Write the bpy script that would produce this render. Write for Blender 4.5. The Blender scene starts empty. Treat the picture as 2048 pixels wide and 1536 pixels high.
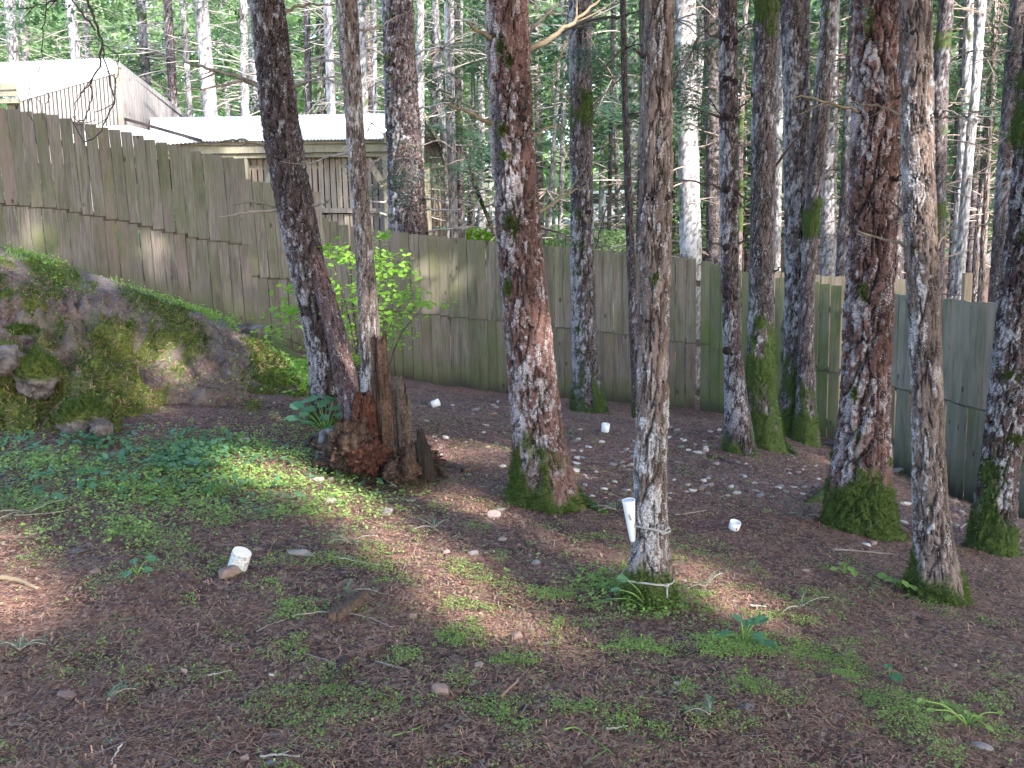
import bpy, bmesh, math, random
import numpy as np
from mathutils import Vector, Matrix

random.seed(7)
RNG = np.random.default_rng(11)
SC = bpy.context.scene
COL = SC.collection

# ------------------------------------------------------------------ camera
F_PX = 1992.0                      # focal length in pixels of the 2048 px wide photograph
CAM = np.array([0.0, 0.0, 1.65])
PITCH = math.radians(8.4)
ROLL = 0.02
_F = np.array([0, math.cos(PITCH), -math.sin(PITCH)])
_U0 = np.array([0, math.sin(PITCH), math.cos(PITCH)])
_R0 = np.array([1.0, 0, 0])
_U = _U0 * math.cos(ROLL) + _R0 * math.sin(ROLL)
_R = _R0 * math.cos(ROLL) - _U0 * math.sin(ROLL)
cam_d = bpy.data.cameras.new('camera')
cam_d.sensor_width = 36.0
cam_d.lens = 36.0 * F_PX / 2048.0
cam_d.clip_end = 1000.0
cam_o = bpy.data.objects.new('camera', cam_d)
COL.objects.link(cam_o)
cam_o.matrix_world = Matrix(((_R[0], _U[0], -_F[0], CAM[0]), (_R[1], _U[1], -_F[1], CAM[1]),
                             (_R[2], _U[2], -_F[2], CAM[2]), (0, 0, 0, 1)))
SC.camera = cam_o

# ------------------------------------------------------------------ sky, sun, exposure
CANOPY_T = -0.45
SUN_EL = math.radians(34)
SUN_AZ = math.atan2(0.62, -0.78)
SUN = np.array([math.cos(SUN_EL) * math.sin(SUN_AZ), math.cos(SUN_EL) * math.cos(SUN_AZ), math.sin(SUN_EL)])
world = bpy.data.worlds.new('World')
SC.world = world
world.use_nodes = True
wn = world.node_tree
sky = wn.nodes.new('ShaderNodeTexSky')
sky.sky_type = 'NISHITA'
sky.sun_disc = False
sky.sun_elevation = SUN_EL
sky.sun_rotation = SUN_AZ
sky.air_density = 1.0
sky.dust_density = 1.2
bg = wn.nodes['Background']
wn.links.new(sky.outputs[0], bg.inputs[0])
bg.inputs[1].default_value = 0.15
sun_d = bpy.data.lights.new('sun', 'SUN')
sun_d.energy = 2.7
sun_d.angle = math.radians(0.9)
sun_d.color = (1.0, 0.95, 0.88)
sun_o = bpy.data.objects.new('sun', sun_d)
COL.objects.link(sun_o)
sun_o.rotation_euler = Vector(tuple(-SUN)).to_track_quat('-Z', 'Y').to_euler()
sun_o.location = (10, -14, 25)
SC.view_settings.view_transform = 'Standard'
SC.view_settings.look = 'None'
SC.view_settings.gamma = 1.0
SC.view_settings.exposure = 2.65
SC.render.engine = 'CYCLES'
SC.cycles.use_denoising = True
SC.cycles.max_bounces = 5
SC.cycles.diffuse_bounces = 3
SC.cycles.transmission_bounces = 2
SC.cycles.use_adaptive_sampling = True
SC.cycles.adaptive_threshold = 0.02
SC.cycles.transparent_max_bounces = 6
SC.cycles.volume_bounces = 0
SC.cycles.caustics_reflective = False
SC.cycles.caustics_refractive = False
SC.cycles.sample_clamp_indirect = 6.0

# ------------------------------------------------------------------ pixels to rays
def ray(px, py):
    d = _F + _R * ((px - 1024.0) / F_PX) - _U * ((py - 768.0) / F_PX)
    return d
def at(px, py, Y):
    d = ray(px, py)
    return CAM + d * (Y / d[1])
def pxm(Y):                        # metres per photograph pixel at distance Y
    return Y / F_PX

# ------------------------------------------------------------------ numpy noise
def _hash(ix, iy, iz, s=0):
    with np.errstate(over='ignore'):
        h = (ix.astype(np.int64) * 374761393 + iy.astype(np.int64) * 668265263 + iz.astype(np.int64) * 2147483647 + s * 1274126177) & 0xffffffff
        h = ((h ^ (h >> 13)) * 1274126177) & 0xffffffff
        h = ((h ^ (h >> 16)) * 2246822519) & 0xffffffff
        h = h ^ (h >> 15)
    return (h & 0xffffff) / float(0xffffff)
def vnoise(p, s=0):
    p = np.asarray(p, float)
    i = np.floor(p).astype(np.int64)
    f = p - i
    f = f * f * f * (f * (f * 6 - 15) + 10)
    r = 0
    for dx in (0, 1):
        wx = f[:, 0] if dx else 1 - f[:, 0]
        for dy in (0, 1):
            wy = f[:, 1] if dy else 1 - f[:, 1]
            for dz in (0, 1):
                wz = f[:, 2] if dz else 1 - f[:, 2]
                r = r + wx * wy * wz * _hash(i[:, 0] + dx, i[:, 1] + dy, i[:, 2] + dz, s)
    return r * 2 - 1
def fbm(p, o=4, s=0, g=0.5):
    p = np.asarray(p, float)
    a, r, t = 1.0, 0, 0
    for k in range(o):
        r = r + a * vnoise(p * (2.03 ** k) + k * 13.7, s + k)
        t += a
        a *= g
    return r / t
def worley(p, s=0):
    p = np.asarray(p, float)
    i = np.floor(p).astype(np.int64)
    f1 = np.full(len(p), 9.0)
    f2 = np.full(len(p), 9.0)
    cid = np.zeros(len(p))
    for dx in (-1, 0, 1):
        for dy in (-1, 0, 1):
            for dz in (-1, 0, 1):
                c = i + np.array([dx, dy, dz])
                q = np.stack([_hash(c[:, 0], c[:, 1], c[:, 2], s + k) for k in (1, 2, 3)], 1) + c
                d = np.sqrt(((q - p) ** 2).sum(1))
                m = d < f1
                f2 = np.where(m, f1, np.minimum(f2, d))
                cid = np.where(m, _hash(c[:, 0], c[:, 1], c[:, 2], s + 9), cid)
                f1 = np.where(m, d, f1)
    return f1, f2, cid
def worley2(u, v, nu, s=0):
    """cells on a cylinder: u wraps after nu cells"""
    iu, iv = np.floor(u).astype(np.int64), np.floor(v).astype(np.int64)
    f1 = np.full(len(u), 9.0)
    f2 = np.full(len(u), 9.0)
    cid = np.zeros(len(u))
    for du in (-1, 0, 1):
        for dv in (-1, 0, 1):
            cu, cv = iu + du, iv + dv
            m_ = np.mod(cu, nu)
            z = np.zeros_like(cu)
            qu = cu + _hash(m_, cv, z, s + 1)
            qv = cv + _hash(m_, cv, z, s + 2)
            d = np.sqrt((qu - u) ** 2 + (qv - v) ** 2)
            m = d < f1
            f2 = np.where(m, f1, np.minimum(f2, d))
            cid = np.where(m, _hash(m_, cv, z, s + 9), cid)
            f1 = np.where(m, d, f1)
    return f1, f2, cid
def sstep(a, b, x):
    t = np.clip((x - a) / (b - a), 0, 1)
    return t * t * (3 - 2 * t)

# ------------------------------------------------------------------ mesh helpers
def new_mesh(name, V, quads=None, tris=None, mat=None, smooth=True, attrs=None, mats=None, mat_idx=None):
    me = bpy.data.meshes.new(name)
    V = np.asarray(V, np.float32)
    me.vertices.add(len(V))
    me.vertices.foreach_set('co', V.ravel())
    idx, starts, tot = [], [], 0
    nq = 0 if quads is None else len(quads)
    nt = 0 if tris is None else len(tris)
    if nq:
        idx.append(np.asarray(quads, np.int32).ravel())
    if nt:
        idx.append(np.asarray(tris, np.int32).ravel())
    idx = np.concatenate(idx)
    st = np.concatenate([np.arange(nq) * 4, nq * 4 + np.arange(nt) * 3]).astype(np.int32)
    me.loops.add(len(idx))
    me.loops.foreach_set('vertex_index', idx)
    me.polygons.add(nq + nt)
    me.polygons.foreach_set('loop_start', st)
    me.polygons.foreach_set('use_smooth', np.full(nq + nt, smooth, bool))
    for k, v in (attrs or {}).items():
        v = np.asarray(v, np.float32)
        a = me.attributes.new(k, 'FLOAT_COLOR', 'POINT')
        if v.shape[1] == 3:
            v = np.concatenate([v, np.ones((len(v), 1), np.float32)], 1)
        a.data.foreach_set('color', v.ravel())
    for m in (mats or ([mat] if mat else [])):
        me.materials.append(m)
    if mat_idx is not None:
        me.polygons.foreach_set('material_index', np.asarray(mat_idx, np.int32))
    me.update(calc_edges=True)
    me.validate()
    return me
OFF = {}
def tag(o, label=None, cat=None, group=None, kind=None):
    if label: o['label'] = label
    if cat: o['category'] = cat
    if group: o['group'] = group
    if kind: o['kind'] = kind
    return o
def thing(name, label, cat, loc=(0, 0, 0), group=None):
    o = bpy.data.objects.new(name, None)
    o.empty_display_size = 0.1
    COL.objects.link(o)
    o.location = tuple(float(c) for c in loc)
    OFF[o.name] = np.array(loc, float)
    return tag(o, label, cat, group)
def obj(name, me, parent=None, kind=None):
    o = bpy.data.objects.new(name, me)
    COL.objects.link(o)
    if parent is not None:
        o.parent = parent
        OFF[o.name] = OFF[parent.name]
    else:
        OFF[o.name] = np.zeros(3)
    if kind: o['kind'] = kind
    return o
def part(name, parent, V, quads=None, tris=None, mat=None, smooth=True, attrs=None, kind=None, **kw):
    """a part whose vertices are given in world space"""
    V = np.asarray(V, float) - OFF[parent.name]
    return obj(name, new_mesh(name, V, quads, tris, mat, smooth, attrs, **kw), parent, kind)
def solo(name, V, quads=None, tris=None, mat=None, smooth=True, attrs=None, label=None, cat=None, group=None, kind=None, **kw):
    """a single-mesh thing with its origin at its base"""
    V = np.asarray(V, float)
    loc = np.array([V[:, 0].mean(), V[:, 1].mean(), V[:, 2].min()]) if kind != 'structure' else np.zeros(3)
    o = obj(name, new_mesh(name, V - loc, quads, tris, mat, smooth, attrs, **kw), None, kind)
    o.location = tuple(loc)
    OFF[o.name] = loc
    return tag(o, label, cat, group)

def grid_quads(nr, nc, wrap=False):
    r = np.arange(nr - 1)[:, None]
    c = np.arange(nc if wrap else nc - 1)[None, :]
    c2 = (c + 1) % nc
    return np.stack([r * nc + c, r * nc + c2, (r + 1) * nc + c2, (r + 1) * nc + c], -1).reshape(-1, 4)
def resample(P, R, n):
    P = np.asarray(P, float)
    R = np.asarray(R, float)
    d = np.concatenate([[0], np.cumsum(np.linalg.norm(np.diff(P, axis=0), axis=1))])
    t = np.linspace(0, d[-1], n)
    # Catmull-like smoothing: linear resample, then blur
    Q = np.stack([np.interp(t, d, P[:, k]) for k in range(3)], 1)
    r = np.interp(t, d, R)
    if n > 5:
        for _ in range(max(1, n // max(3, 3 * len(P)))):
            Q[1:-1] = (Q[:-2] + 2 * Q[1:-1] + Q[2:]) / 4
            r[1:-1] = (r[:-2] + 2 * r[1:-1] + r[2:]) / 4
    return Q, r
def tube_arrays(P, R, n=6, cap=True):
    P = np.asarray(P, float)
    k = len(P)
    T = np.gradient(P, axis=0)
    T /= np.linalg.norm(T, axis=1)[:, None] + 1e-9
    a = np.array([0, 0, 1.0]) if abs(T[0, 2]) < 0.9 else np.array([1.0, 0, 0])
    N = np.zeros_like(P)
    v = a - T[0] * a.dot(T[0])
    v /= np.linalg.norm(v)
    for i in range(k):
        v = v - T[i] * v.dot(T[i])
        v /= np.linalg.norm(v) + 1e-9
        N[i] = v
    B = np.cross(T, N)
    th = np.linspace(0, 2 * np.pi, n, endpoint=False)
    V = P[:, None, :] + np.asarray(R)[:, None, None] * (np.cos(th)[None, :, None] * N[:, None, :] + np.sin(th)[None, :, None] * B[:, None, :])
    V = V.reshape(-1, 3)
    Q = grid_quads(k, n, True)
    Tr = np.zeros((0, 3), int)
    if cap:
        V = np.concatenate([V, P[:1], P[-1:]])
        i = np.arange(n)
        j = (i + 1) % n
        Tr = np.concatenate([np.stack([j, i, np.full(n, k * n)], 1), np.stack([i + (k - 1) * n, j + (k - 1) * n, np.full(n, k * n + 1)], 1)])
    return V, Q, Tr
class Acc:
    """collects pieces of one mesh"""
    def __init__(s): s.V, s.Q, s.T, s.C, s.n = [], [], [], [], 0
    def add(s, V, Q=None, T=None, C=None):
        V = np.asarray(V, float)
        s.V.append(V)
        if Q is not None and len(Q): s.Q.append(np.asarray(Q) + s.n)
        if T is not None and len(T): s.T.append(np.asarray(T) + s.n)
        if C is not None: s.C.append(np.broadcast_to(np.asarray(C, float), (len(V), 3)))
        s.n += len(V)
    def arr(s):
        return (np.concatenate(s.V), np.concatenate(s.Q) if s.Q else None, np.concatenate(s.T) if s.T else None,
                {'mask': np.concatenate(s.C)} if s.C else None)
def box_arrays(c, ax, ay, az):
    """box with centre c and half-axis vectors"""
    c, ax, ay, az = (np.asarray(v, float) for v in (c, ax, ay, az))
    V = np.array([c + sx * ax + sy * ay + sz * az for sz in (-1, 1) for sy in (-1, 1) for sx in (-1, 1)])
    Q = np.array([[0, 2, 3, 1], [4, 5, 7, 6], [0, 1, 5, 4], [2, 6, 7, 3], [0, 4, 6, 2], [1, 3, 7, 5]])
    if np.dot(np.cross(ax, ay), az) < 0:
        Q = Q[:, ::-1]
    return V, Q
def beam(a, b, w, h, up=(0, 0, 1)):
    """box along a-b, w wide (horizontal), h tall (along up)"""
    a, b = np.asarray(a, float), np.asarray(b, float)
    d = (b - a) / 2
    t = d / np.linalg.norm(d)
    u = np.asarray(up, float)
    s = np.cross(t, u)
    if np.linalg.norm(s) < 1e-3:
        s = np.cross(t, np.array([0, 1.0, 0]))
    s /= np.linalg.norm(s)
    u = np.cross(s, t)
    return box_arrays((a + b) / 2, d, s * w / 2, u * h / 2)

# ------------------------------------------------------------------ materials
def mat_new(name):
    m = bpy.data.materials.new(name)
    m.use_nodes = True
    nt = m.node_tree
    p = nt.nodes['Principled BSDF']
    p.inputs['Roughness'].default_value = 0.9
    p.inputs['Specular IOR Level'].default_value = 0.25
    return m, nt, p
class NT:
    def __init__(s, nt): s.nt = nt
    def n(s, t, **kw):
        nd = s.nt.nodes.new(t)
        for k, v in kw.items():
            setattr(nd, k, v)
        return nd
    def link(s, a, b): s.nt.links.new(a, b)
    def set(s, sock, v):
        if hasattr(v, 'is_linked') or isinstance(v, bpy.types.NodeSocket): s.nt.links.new(v, sock)
        else: sock.default_value = v
    def noise(s, vec, scale, detail=4, rough=0.55, dist=0.0):
        nd = s.n('ShaderNodeTexNoise')
        s.link(vec, nd.inputs['Vector'])
        nd.inputs['Scale'].default_value = scale
        nd.inputs['Detail'].default_value = detail
        nd.inputs['Roughness'].default_value = rough
        nd.inputs['Distortion'].default_value = dist
        return nd.outputs['Fac']
    def vor(s, vec, scale, feature='F1', out='Distance'):
        nd = s.n('ShaderNodeTexVoronoi', feature=feature)
        s.link(vec, nd.inputs['Vector'])
        nd.inputs['Scale'].default_value = scale
        return nd.outputs[out]
    def ramp(s, fac, a, b, lo=0.0, hi=1.0):
        nd = s.n('ShaderNodeMapRange')
        nd.interpolation_type = 'SMOOTHSTEP'
        s.set(nd.inputs['Value'], fac)
        nd.inputs['From Min'].default_value = a
        nd.inputs['From Max'].default_value = b
        nd.inputs['To Min'].default_value = lo
        nd.inputs['To Max'].default_value = hi
        return nd.outputs[0]
    def mix(s, fac, a, b, blend='MIX'):
        nd = s.n('ShaderNodeMix', data_type='RGBA', blend_type=blend)
        s.set(nd.inputs[0], fac)
        for sock, v in ((nd.inputs[6], a), (nd.inputs[7], b)):
            if isinstance(v, (tuple, list)): sock.default_value = (*v[:3], 1)
            else: s.link(v, sock)
        return nd.outputs[2]
    def math(s, op, a, b=0.0, clamp=False):
        nd = s.n('ShaderNodeMath', operation=op, use_clamp=clamp)
        s.set(nd.inputs[0], a)
        s.set(nd.inputs[1], b)
        return nd.outputs[0]
    def pos(s): return s.n('ShaderNodeNewGeometry').outputs['Position']
    def scale(s, vec, xyz):
        nd = s.n('ShaderNodeMapping')
        s.link(vec, nd.inputs['Vector'])
        nd.inputs['Scale'].default_value = xyz
        return nd.outputs[0]
    def attr(s, name):
        nd = s.n('ShaderNodeAttribute')
        nd.attribute_name = name
        sp = s.n('ShaderNodeSeparateColor')
        s.link(nd.outputs['Color'], sp.inputs[0])
        return nd.outputs['Color'], sp.outputs[0], sp.outputs[1], sp.outputs[2]
    def bump(s, h, strength, dist, p):
        nd = s.n('ShaderNodeBump')
        s.link(h, nd.inputs['Height'])
        nd.inputs['Strength'].default_value = strength
        nd.inputs['Distance'].default_value = dist
        s.link(nd.outputs[0], p.inputs['Normal'])

def bark_mat(name, c_dark, c_mid, c_light, c_lichen, moss=(0.032, 0.05, 0.011)):
    m, nt, p = mat_new(name)
    N = NT(nt)
    P = N.pos()
    col, cr, li, mo = N.attr('mask')
    at_ = N.n('ShaderNodeAttribute')
    at_.attribute_name = 'mask'
    pid = at_.outputs['Alpha']
    st = N.scale(P, (1, 1, 0.3))
    n1 = N.noise(st, 30, 5, 0.65)
    n2 = N.noise(P, 110, 3, 0.7)
    n3 = N.noise(P, 2.6, 3)
    f = N.math('ADD', N.math('MULTIPLY', N.math('POWER', pid, 1.6), 0.65), N.math('MULTIPLY', N.ramp(n1, 0.3, 0.7), 0.35))
    c = N.mix(f, c_mid, c_light)
    c = N.mix(N.ramp(n3, 0.35, 0.7, 0.0, 0.5), c, c_dark)
    c = N.mix(N.ramp(n1, 0.28, 0.5, 0.6, 0.0), c, c_dark)
    c = N.mix(N.math('MULTIPLY', cr, 0.95), c, tuple(v * 0.6 for v in c_dark))
    grey = N.math('MULTIPLY', N.ramp(N.math('FRACT', N.math('MULTIPLY', pid, 5.7)), 0.70, 0.90, 0.0, 0.85), N.ramp(N.math('ADD', n2, N.math('MULTIPLY', n1, 0.5)), 0.66, 0.86))
    c = N.mix(grey, c, tuple(v * 0.8 for v in c_lichen))
    lf = N.math('MULTIPLY', li, N.ramp(n2, 0.36, 0.56, 0.1, 1.0))
    lc = N.mix(N.ramp(n1, 0.3, 0.7), c_lichen, tuple(v * 0.65 for v in c_lichen))
    c = N.mix(lf, c, lc)
    mc = N.mix(N.ramp(n2, 0.3, 0.7), moss, tuple(v * 2.0 for v in moss))
    c = N.mix(N.math('MULTIPLY', mo, 0.95), c, mc)
    N.link(c, p.inputs['Base Color'])
    h = N.math('ADD', N.math('MULTIPLY', n1, 0.8), N.math('MULTIPLY', n2, 0.4))
    N.bump(h, 0.8, 0.016, p)
    return m
BARK_RED = bark_mat('bark_red', (0.026, 0.013, 0.012), (0.085, 0.042, 0.035), (0.20, 0.112, 0.096), (0.44, 0.41, 0.43))
BARK_GREY = bark_mat('bark_grey', (0.022, 0.017, 0.018), (0.07, 0.05, 0.049), (0.18, 0.14, 0.138), (0.48, 0.47, 0.50))
BARK_TAN = bark_mat('bark_tan', (0.034, 0.023, 0.02), (0.12, 0.083, 0.07), (0.25, 0.19, 0.165), (0.50, 0.48, 0.49))
BARK_DARK = bark_mat('bark_dark', (0.014, 0.009, 0.009), (0.046, 0.028, 0.027), (0.12, 0.08, 0.077), (0.43, 0.42, 0.45))
BARK_PALE = bark_mat('bark_pale', (0.09, 0.08, 0.082), (0.28, 0.255, 0.26), (0.47, 0.45, 0.455), (0.70, 0.70, 0.73))

def simple_mat(name, c1, c2, scale=6, rough=0.85, bump=0.3, bdist=0.01, stretch=(1, 1, 1), island=0.0, spec=0.25):
    m, nt, p = mat_new(name)
    N = NT(nt)
    P = N.scale(N.pos(), stretch)
    n1 = N.noise(P, scale, 5, 0.6)
    n2 = N.noise(P, scale * 6, 3, 0.6)
    f = N.math('ADD', N.math('MULTIPLY', N.ramp(n1, 0.3, 0.7), 0.6), N.math('MULTIPLY', n2, 0.4))
    if island:
        r = N.n('ShaderNodeNewGeometry').outputs['Random Per Island']
        f = N.math('ADD', N.math('MULTIPLY', f, 1 - island), N.math('MULTIPLY', r, island))
    c = N.mix(f, c1, c2)
    N.link(c, p.inputs['Base Color'])
    p.inputs['Roughness'].default_value = rough
    p.inputs['Specular IOR Level'].default_value = spec
    if bump:
        N.bump(N.math('ADD', N.math('MULTIPLY', n1, 0.5), n2), bump, bdist, p)
    return m
def leaf_mat(name, c1, c2, trans=0.45, rough=0.55, tcol=None):
    m = bpy.data.materials.new(name)
    m.use_nodes = True
    nt = m.node_tree
    N = NT(nt)
    out = nt.nodes['Material Output']
    p = nt.nodes['Principled BSDF']
    p.inputs['Roughness'].default_value = rough
    p.inputs['Specular IOR Level'].default_value = 0.3
    r = N.n('ShaderNodeNewGeometry').outputs['Random Per Island']
    big = N.noise(N.pos(), 1.3, 2)
    f = N.math('ADD', N.math('MULTIPLY', r, 0.65), N.math('MULTIPLY', N.ramp(big, 0.35, 0.65), 0.35))
    c = N.mix(f, c1, c2)
    N.link(c, p.inputs['Base Color'])
    t = N.n('ShaderNodeBsdfTranslucent')
    tc = N.mix(1.0, c, tcol or (1.5, 1.7, 0.6), 'MULTIPLY')
    N.link(tc, t.inputs[0])
    mx = N.n('ShaderNodeMixShader')
    mx.inputs[0].default_value = trans
    N.link(p.outputs[0], mx.inputs[1])
    N.link(t.outputs[0], mx.inputs[2])
    N.link(mx.outputs[0], out.inputs['Surface'])
    return m
LEAF_BUSH = leaf_mat('leaf_bush', (0.15, 0.30, 0.035), (0.26, 0.42, 0.07), 0.5)
LEAF_WEED = leaf_mat('leaf_weed', (0.13, 0.22, 0.055), (0.27, 0.39, 0.11), 0.35)
LEAF_COOL = leaf_mat('leaf_cool', (0.05, 0.13, 0.06), (0.11, 0.24, 0.13), 0.3, 0.45)
LEAF_FAR = leaf_mat('leaf_far', (0.10, 0.175, 0.085), (0.26, 0.36, 0.19), 0.45, tcol=(1.25, 1.4, 0.8))  # lightened in place of haze, so the distant wood looks pale and bright
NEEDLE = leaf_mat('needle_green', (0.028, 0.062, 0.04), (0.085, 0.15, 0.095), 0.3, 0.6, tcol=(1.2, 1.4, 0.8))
MOSS = leaf_mat('moss_blades', (0.025, 0.046, 0.009), (0.12, 0.165, 0.034), 0.3, 0.8)
LITTER = simple_mat('needle_litter', (0.045, 0.021, 0.015), (0.48, 0.275, 0.185), 3, 0.85, 0, island=0.8)
TWIG = simple_mat('dead_twig', (0.16, 0.125, 0.105), (0.34, 0.29, 0.25), 8, 0.9, 0.3, 0.004)
TWIG_DARK = simple_mat('dark_twig', (0.03, 0.024, 0.022), (0.08, 0.062, 0.055), 8, 0.9, 0.3, 0.004)
TWIG_PALE = simple_mat('pale_twig', (0.27, 0.24, 0.22), (0.46, 0.42, 0.39), 8, 0.9, 0.3, 0.004)
BRANCH = simple_mat('branch_bark', (0.11, 0.085, 0.055), (0.26, 0.205, 0.14), 10, 0.9, 0.5, 0.006)

# ================================================================== ground
_ctrl = []
def _c(px, py, Y): _ctrl.append(at(px, py, Y))
for a in [(1024, 1536, 2.9), (0, 1536, 2.9), (2048, 1536, 3.15), (-300, 1536, 2.9), (2350, 1536, 3.3),
          (1295, 1210, 4.75), (1095, 1000, 6.8), (1720, 1052, 7.2), (1878, 1190, 5.75), (1984, 1103, 7.2),
          (1483, 905, 9.5), (1530, 893, 10.0), (1585, 868, 11.2), (1612, 890, 11.0), (1180, 828, 12.4),
          (665, 842, 8.9), (740, 950, 7.3), (0, 872, 7.4), (-250, 880, 7.2), (400, 852, 8.0), (580, 797, 9.7), (0, 1100, 4.9),
          (780, 750, 15.8), (600, 706, 15.4), (400, 642, 14.4), (200, 596, 13.8), (0, 575, 13.4), (-250, 520, 12.8),
          (520, 752, 11.5), (440, 735, 11.3), (300, 720, 10.8), (560, 765, 11.2), (900, 772, 15.7), (1130, 795, 15.3), (1400, 822, 14.7), (1660, 872, 14.1), (1800, 945, 12.9), (1950, 1012, 11.3), (2060, 1045, 10.2)]:
    _c(*a)
for w in [(-14, 30, 1.6), (0, 24, -0.5), (8, 24, -1.4), (16, 24, -1.8), (0, 40, 0.6), (-30, 60, 4.0), (0, 66, 2.6), (30, 60, 2.0), (14, 40, -0.6),
          (0, 120, 8), (-60, 120, 14), (60, 120, 8), (0, -10, 0.25), (-12, -8, 1.0), (12, -8, -1.0), (12, 5, -1.8), (-9, 3, 0.6), (0, -60, 1), (60, -20, -4), (-60, 0, 4), (60, 40, -2),
          (200, 300, 10), (-200, 300, 20), (0, 300, 15), (-200, -200, 5), (200, -200, -5)]:
    _ctrl.append(np.array(w, float))
_ctrl = np.array(_ctrl)
def _tps_k(a, b):
    r2 = ((a[:, None, :2] - b[None, :, :2]) ** 2).sum(-1) + 1e-9
    return r2 * np.log(r2) * 0.5
_n = len(_ctrl)
_A = np.zeros((_n + 3, _n + 3))
_A[:_n, :_n] = _tps_k(_ctrl, _ctrl) + np.eye(_n) * 0.35
_A[:_n, _n] = 1
_A[:_n, _n + 1:] = _ctrl[:, :2]
_A[_n:, :_n] = _A[:_n, _n:].T
_w = np.linalg.solve(_A, np.concatenate([_ctrl[:, 2], np.zeros(3)]))
def gz(x, y):
    x = np.atleast_1d(np.asarray(x, float))
    y = np.atleast_1d(np.asarray(y, float))
    P = np.stack([x, y], 1)
    z = np.zeros(len(P))
    for s in range(0, len(P), 40000):
        q = P[s:s + 40000]
        z[s:s + 40000] = _tps_k(q, _ctrl) @ _w[:_n] + _w[_n] + q @ _w[_n + 1:]
    p3 = np.stack([x, y, np.zeros_like(x)], 1)
    z += 0.034 * fbm(p3 * 1.1, 3, 5) + 0.020 * fbm(p3 * 6.0, 3, 8) + 0.008 * fbm(p3 * 17.0, 2, 9)
    return z
def gz1(x, y): return float(gz(x, y)[0])
def on_ground(px, py, y0=1.6, y1=90):
    d = ray(px, py)
    Ys = np.concatenate([np.linspace(y0, 18, 240), np.linspace(18.2, y1, 160)])
    P = CAM + d[None, :] * (Ys / d[1])[:, None]
    below = P[:, 2] < gz(P[:, 0], P[:, 1])
    k = int(np.argmax(below))
    if not below.any(): return P[-1]
    if k == 0: return P[0]
    a, b = Ys[k - 1], Ys[k]
    for _ in range(10):
        m = (a + b) / 2
        q = CAM + d * (m / d[1])
        if q[2] < gz1(q[0], q[1]): b = m
        else: a = m
    return CAM + d * (b / d[1])

def _axis(segs):
    out = [segs[0][0]]
    for a, b, s0, s1 in segs:
        x = a
        while x < b - 1e-6:
            t = (x - a) / (b - a)
            x = min(b, x + s0 + (s1 - s0) * t)
            out.append(x)
    return np.array(out)
gx = _axis([(-220, -60, 40, 20), (-60, -12, 8, 1.0), (-12, -4, 0.5, 0.06), (-4, 5, 0.035, 0.035), (5, 12, 0.06, 0.6), (12, 60, 1, 8), (60, 220, 20, 40)])
gy = _axis([(-200, -20, 40, 10), (-20, 1.8, 4, 0.2), (1.8, 6.5, 0.03, 0.035), (6.5, 16.5, 0.04, 0.12), (16.5, 40, 0.3, 1.5), (40, 120, 2, 8), (120, 320, 20, 40)])
GX, GY = np.meshgrid(gx, gy)
GZ = gz(GX.ravel(), GY.ravel())
_GZ2 = GZ.reshape(len(gy), len(gx))
def gz(x, y):
    x = np.clip(np.atleast_1d(np.asarray(x, float)), gx[0], gx[-1] - 1e-6)
    y = np.clip(np.atleast_1d(np.asarray(y, float)), gy[0], gy[-1] - 1e-6)
    i = np.searchsorted(gx, x, 'right') - 1
    j = np.searchsorted(gy, y, 'right') - 1
    a, b = (x - gx[i]) / (gx[i + 1] - gx[i]), (y - gy[j]) / (gy[j + 1] - gy[j])
    return (_GZ2[j, i] * (1 - a) + _GZ2[j, i + 1] * a) * (1 - b) + (_GZ2[j + 1, i] * (1 - a) + _GZ2[j + 1, i + 1] * a) * b
gm, gnt, gp = mat_new('forest_floor')
N = NT(gnt)
P = N.pos()
n1 = N.noise(P, 0.9, 4, 0.6)
n2 = N.noise(P, 9, 5, 0.65)
n3 = N.noise(P, 60, 4, 0.7)
n4 = N.noise(N.scale(P, (1, 1, 1)), 160, 2, 0.6)
v1 = N.vor(P, 45, 'F1', 'Color')
sv = N.n('ShaderNodeSeparateColor')
N.link(v1, sv.inputs[0])
c = N.mix(N.ramp(n2, 0.3, 0.7), (0.075, 0.038, 0.032), (0.215, 0.114, 0.093))
c = N.mix(N.ramp(n1, 0.42, 0.62, 0.0, 0.55), c, (0.29, 0.155, 0.122))
c = N.mix(N.ramp(N.noise(P, 1.7, 3, 0.6), 0.5, 0.68, 0.0, 0.6), c, (0.05, 0.027, 0.024))
c = N.mix(N.ramp(n3, 0.4, 0.75, 0.0, 0.7), c, (0.024, 0.017, 0.017))
c = N.mix(N.ramp(sv.outputs[0], 0.70, 0.9, 0.0, 0.6), c, (0.28, 0.165, 0.125))
v2 = N.vor(N.scale(P, (1, 0.45, 1)), 90, 'F1', 'Color')
s2 = N.n('ShaderNodeSeparateColor')
N.link(v2, s2.inputs[0])
c = N.mix(N.ramp(s2.outputs[0], 0.6, 0.9, 0.0, 0.65), c, (0.034, 0.022, 0.022))
c = N.mix(N.ramp(s2.outputs[1], 0.86, 0.97, 0.0, 0.6), c, (0.36, 0.26, 0.21))
c = N.mix(N.ramp(sv.outputs[1], 0.93, 0.99, 0.0, 0.6), c, (0.33, 0.28, 0.24))
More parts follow.
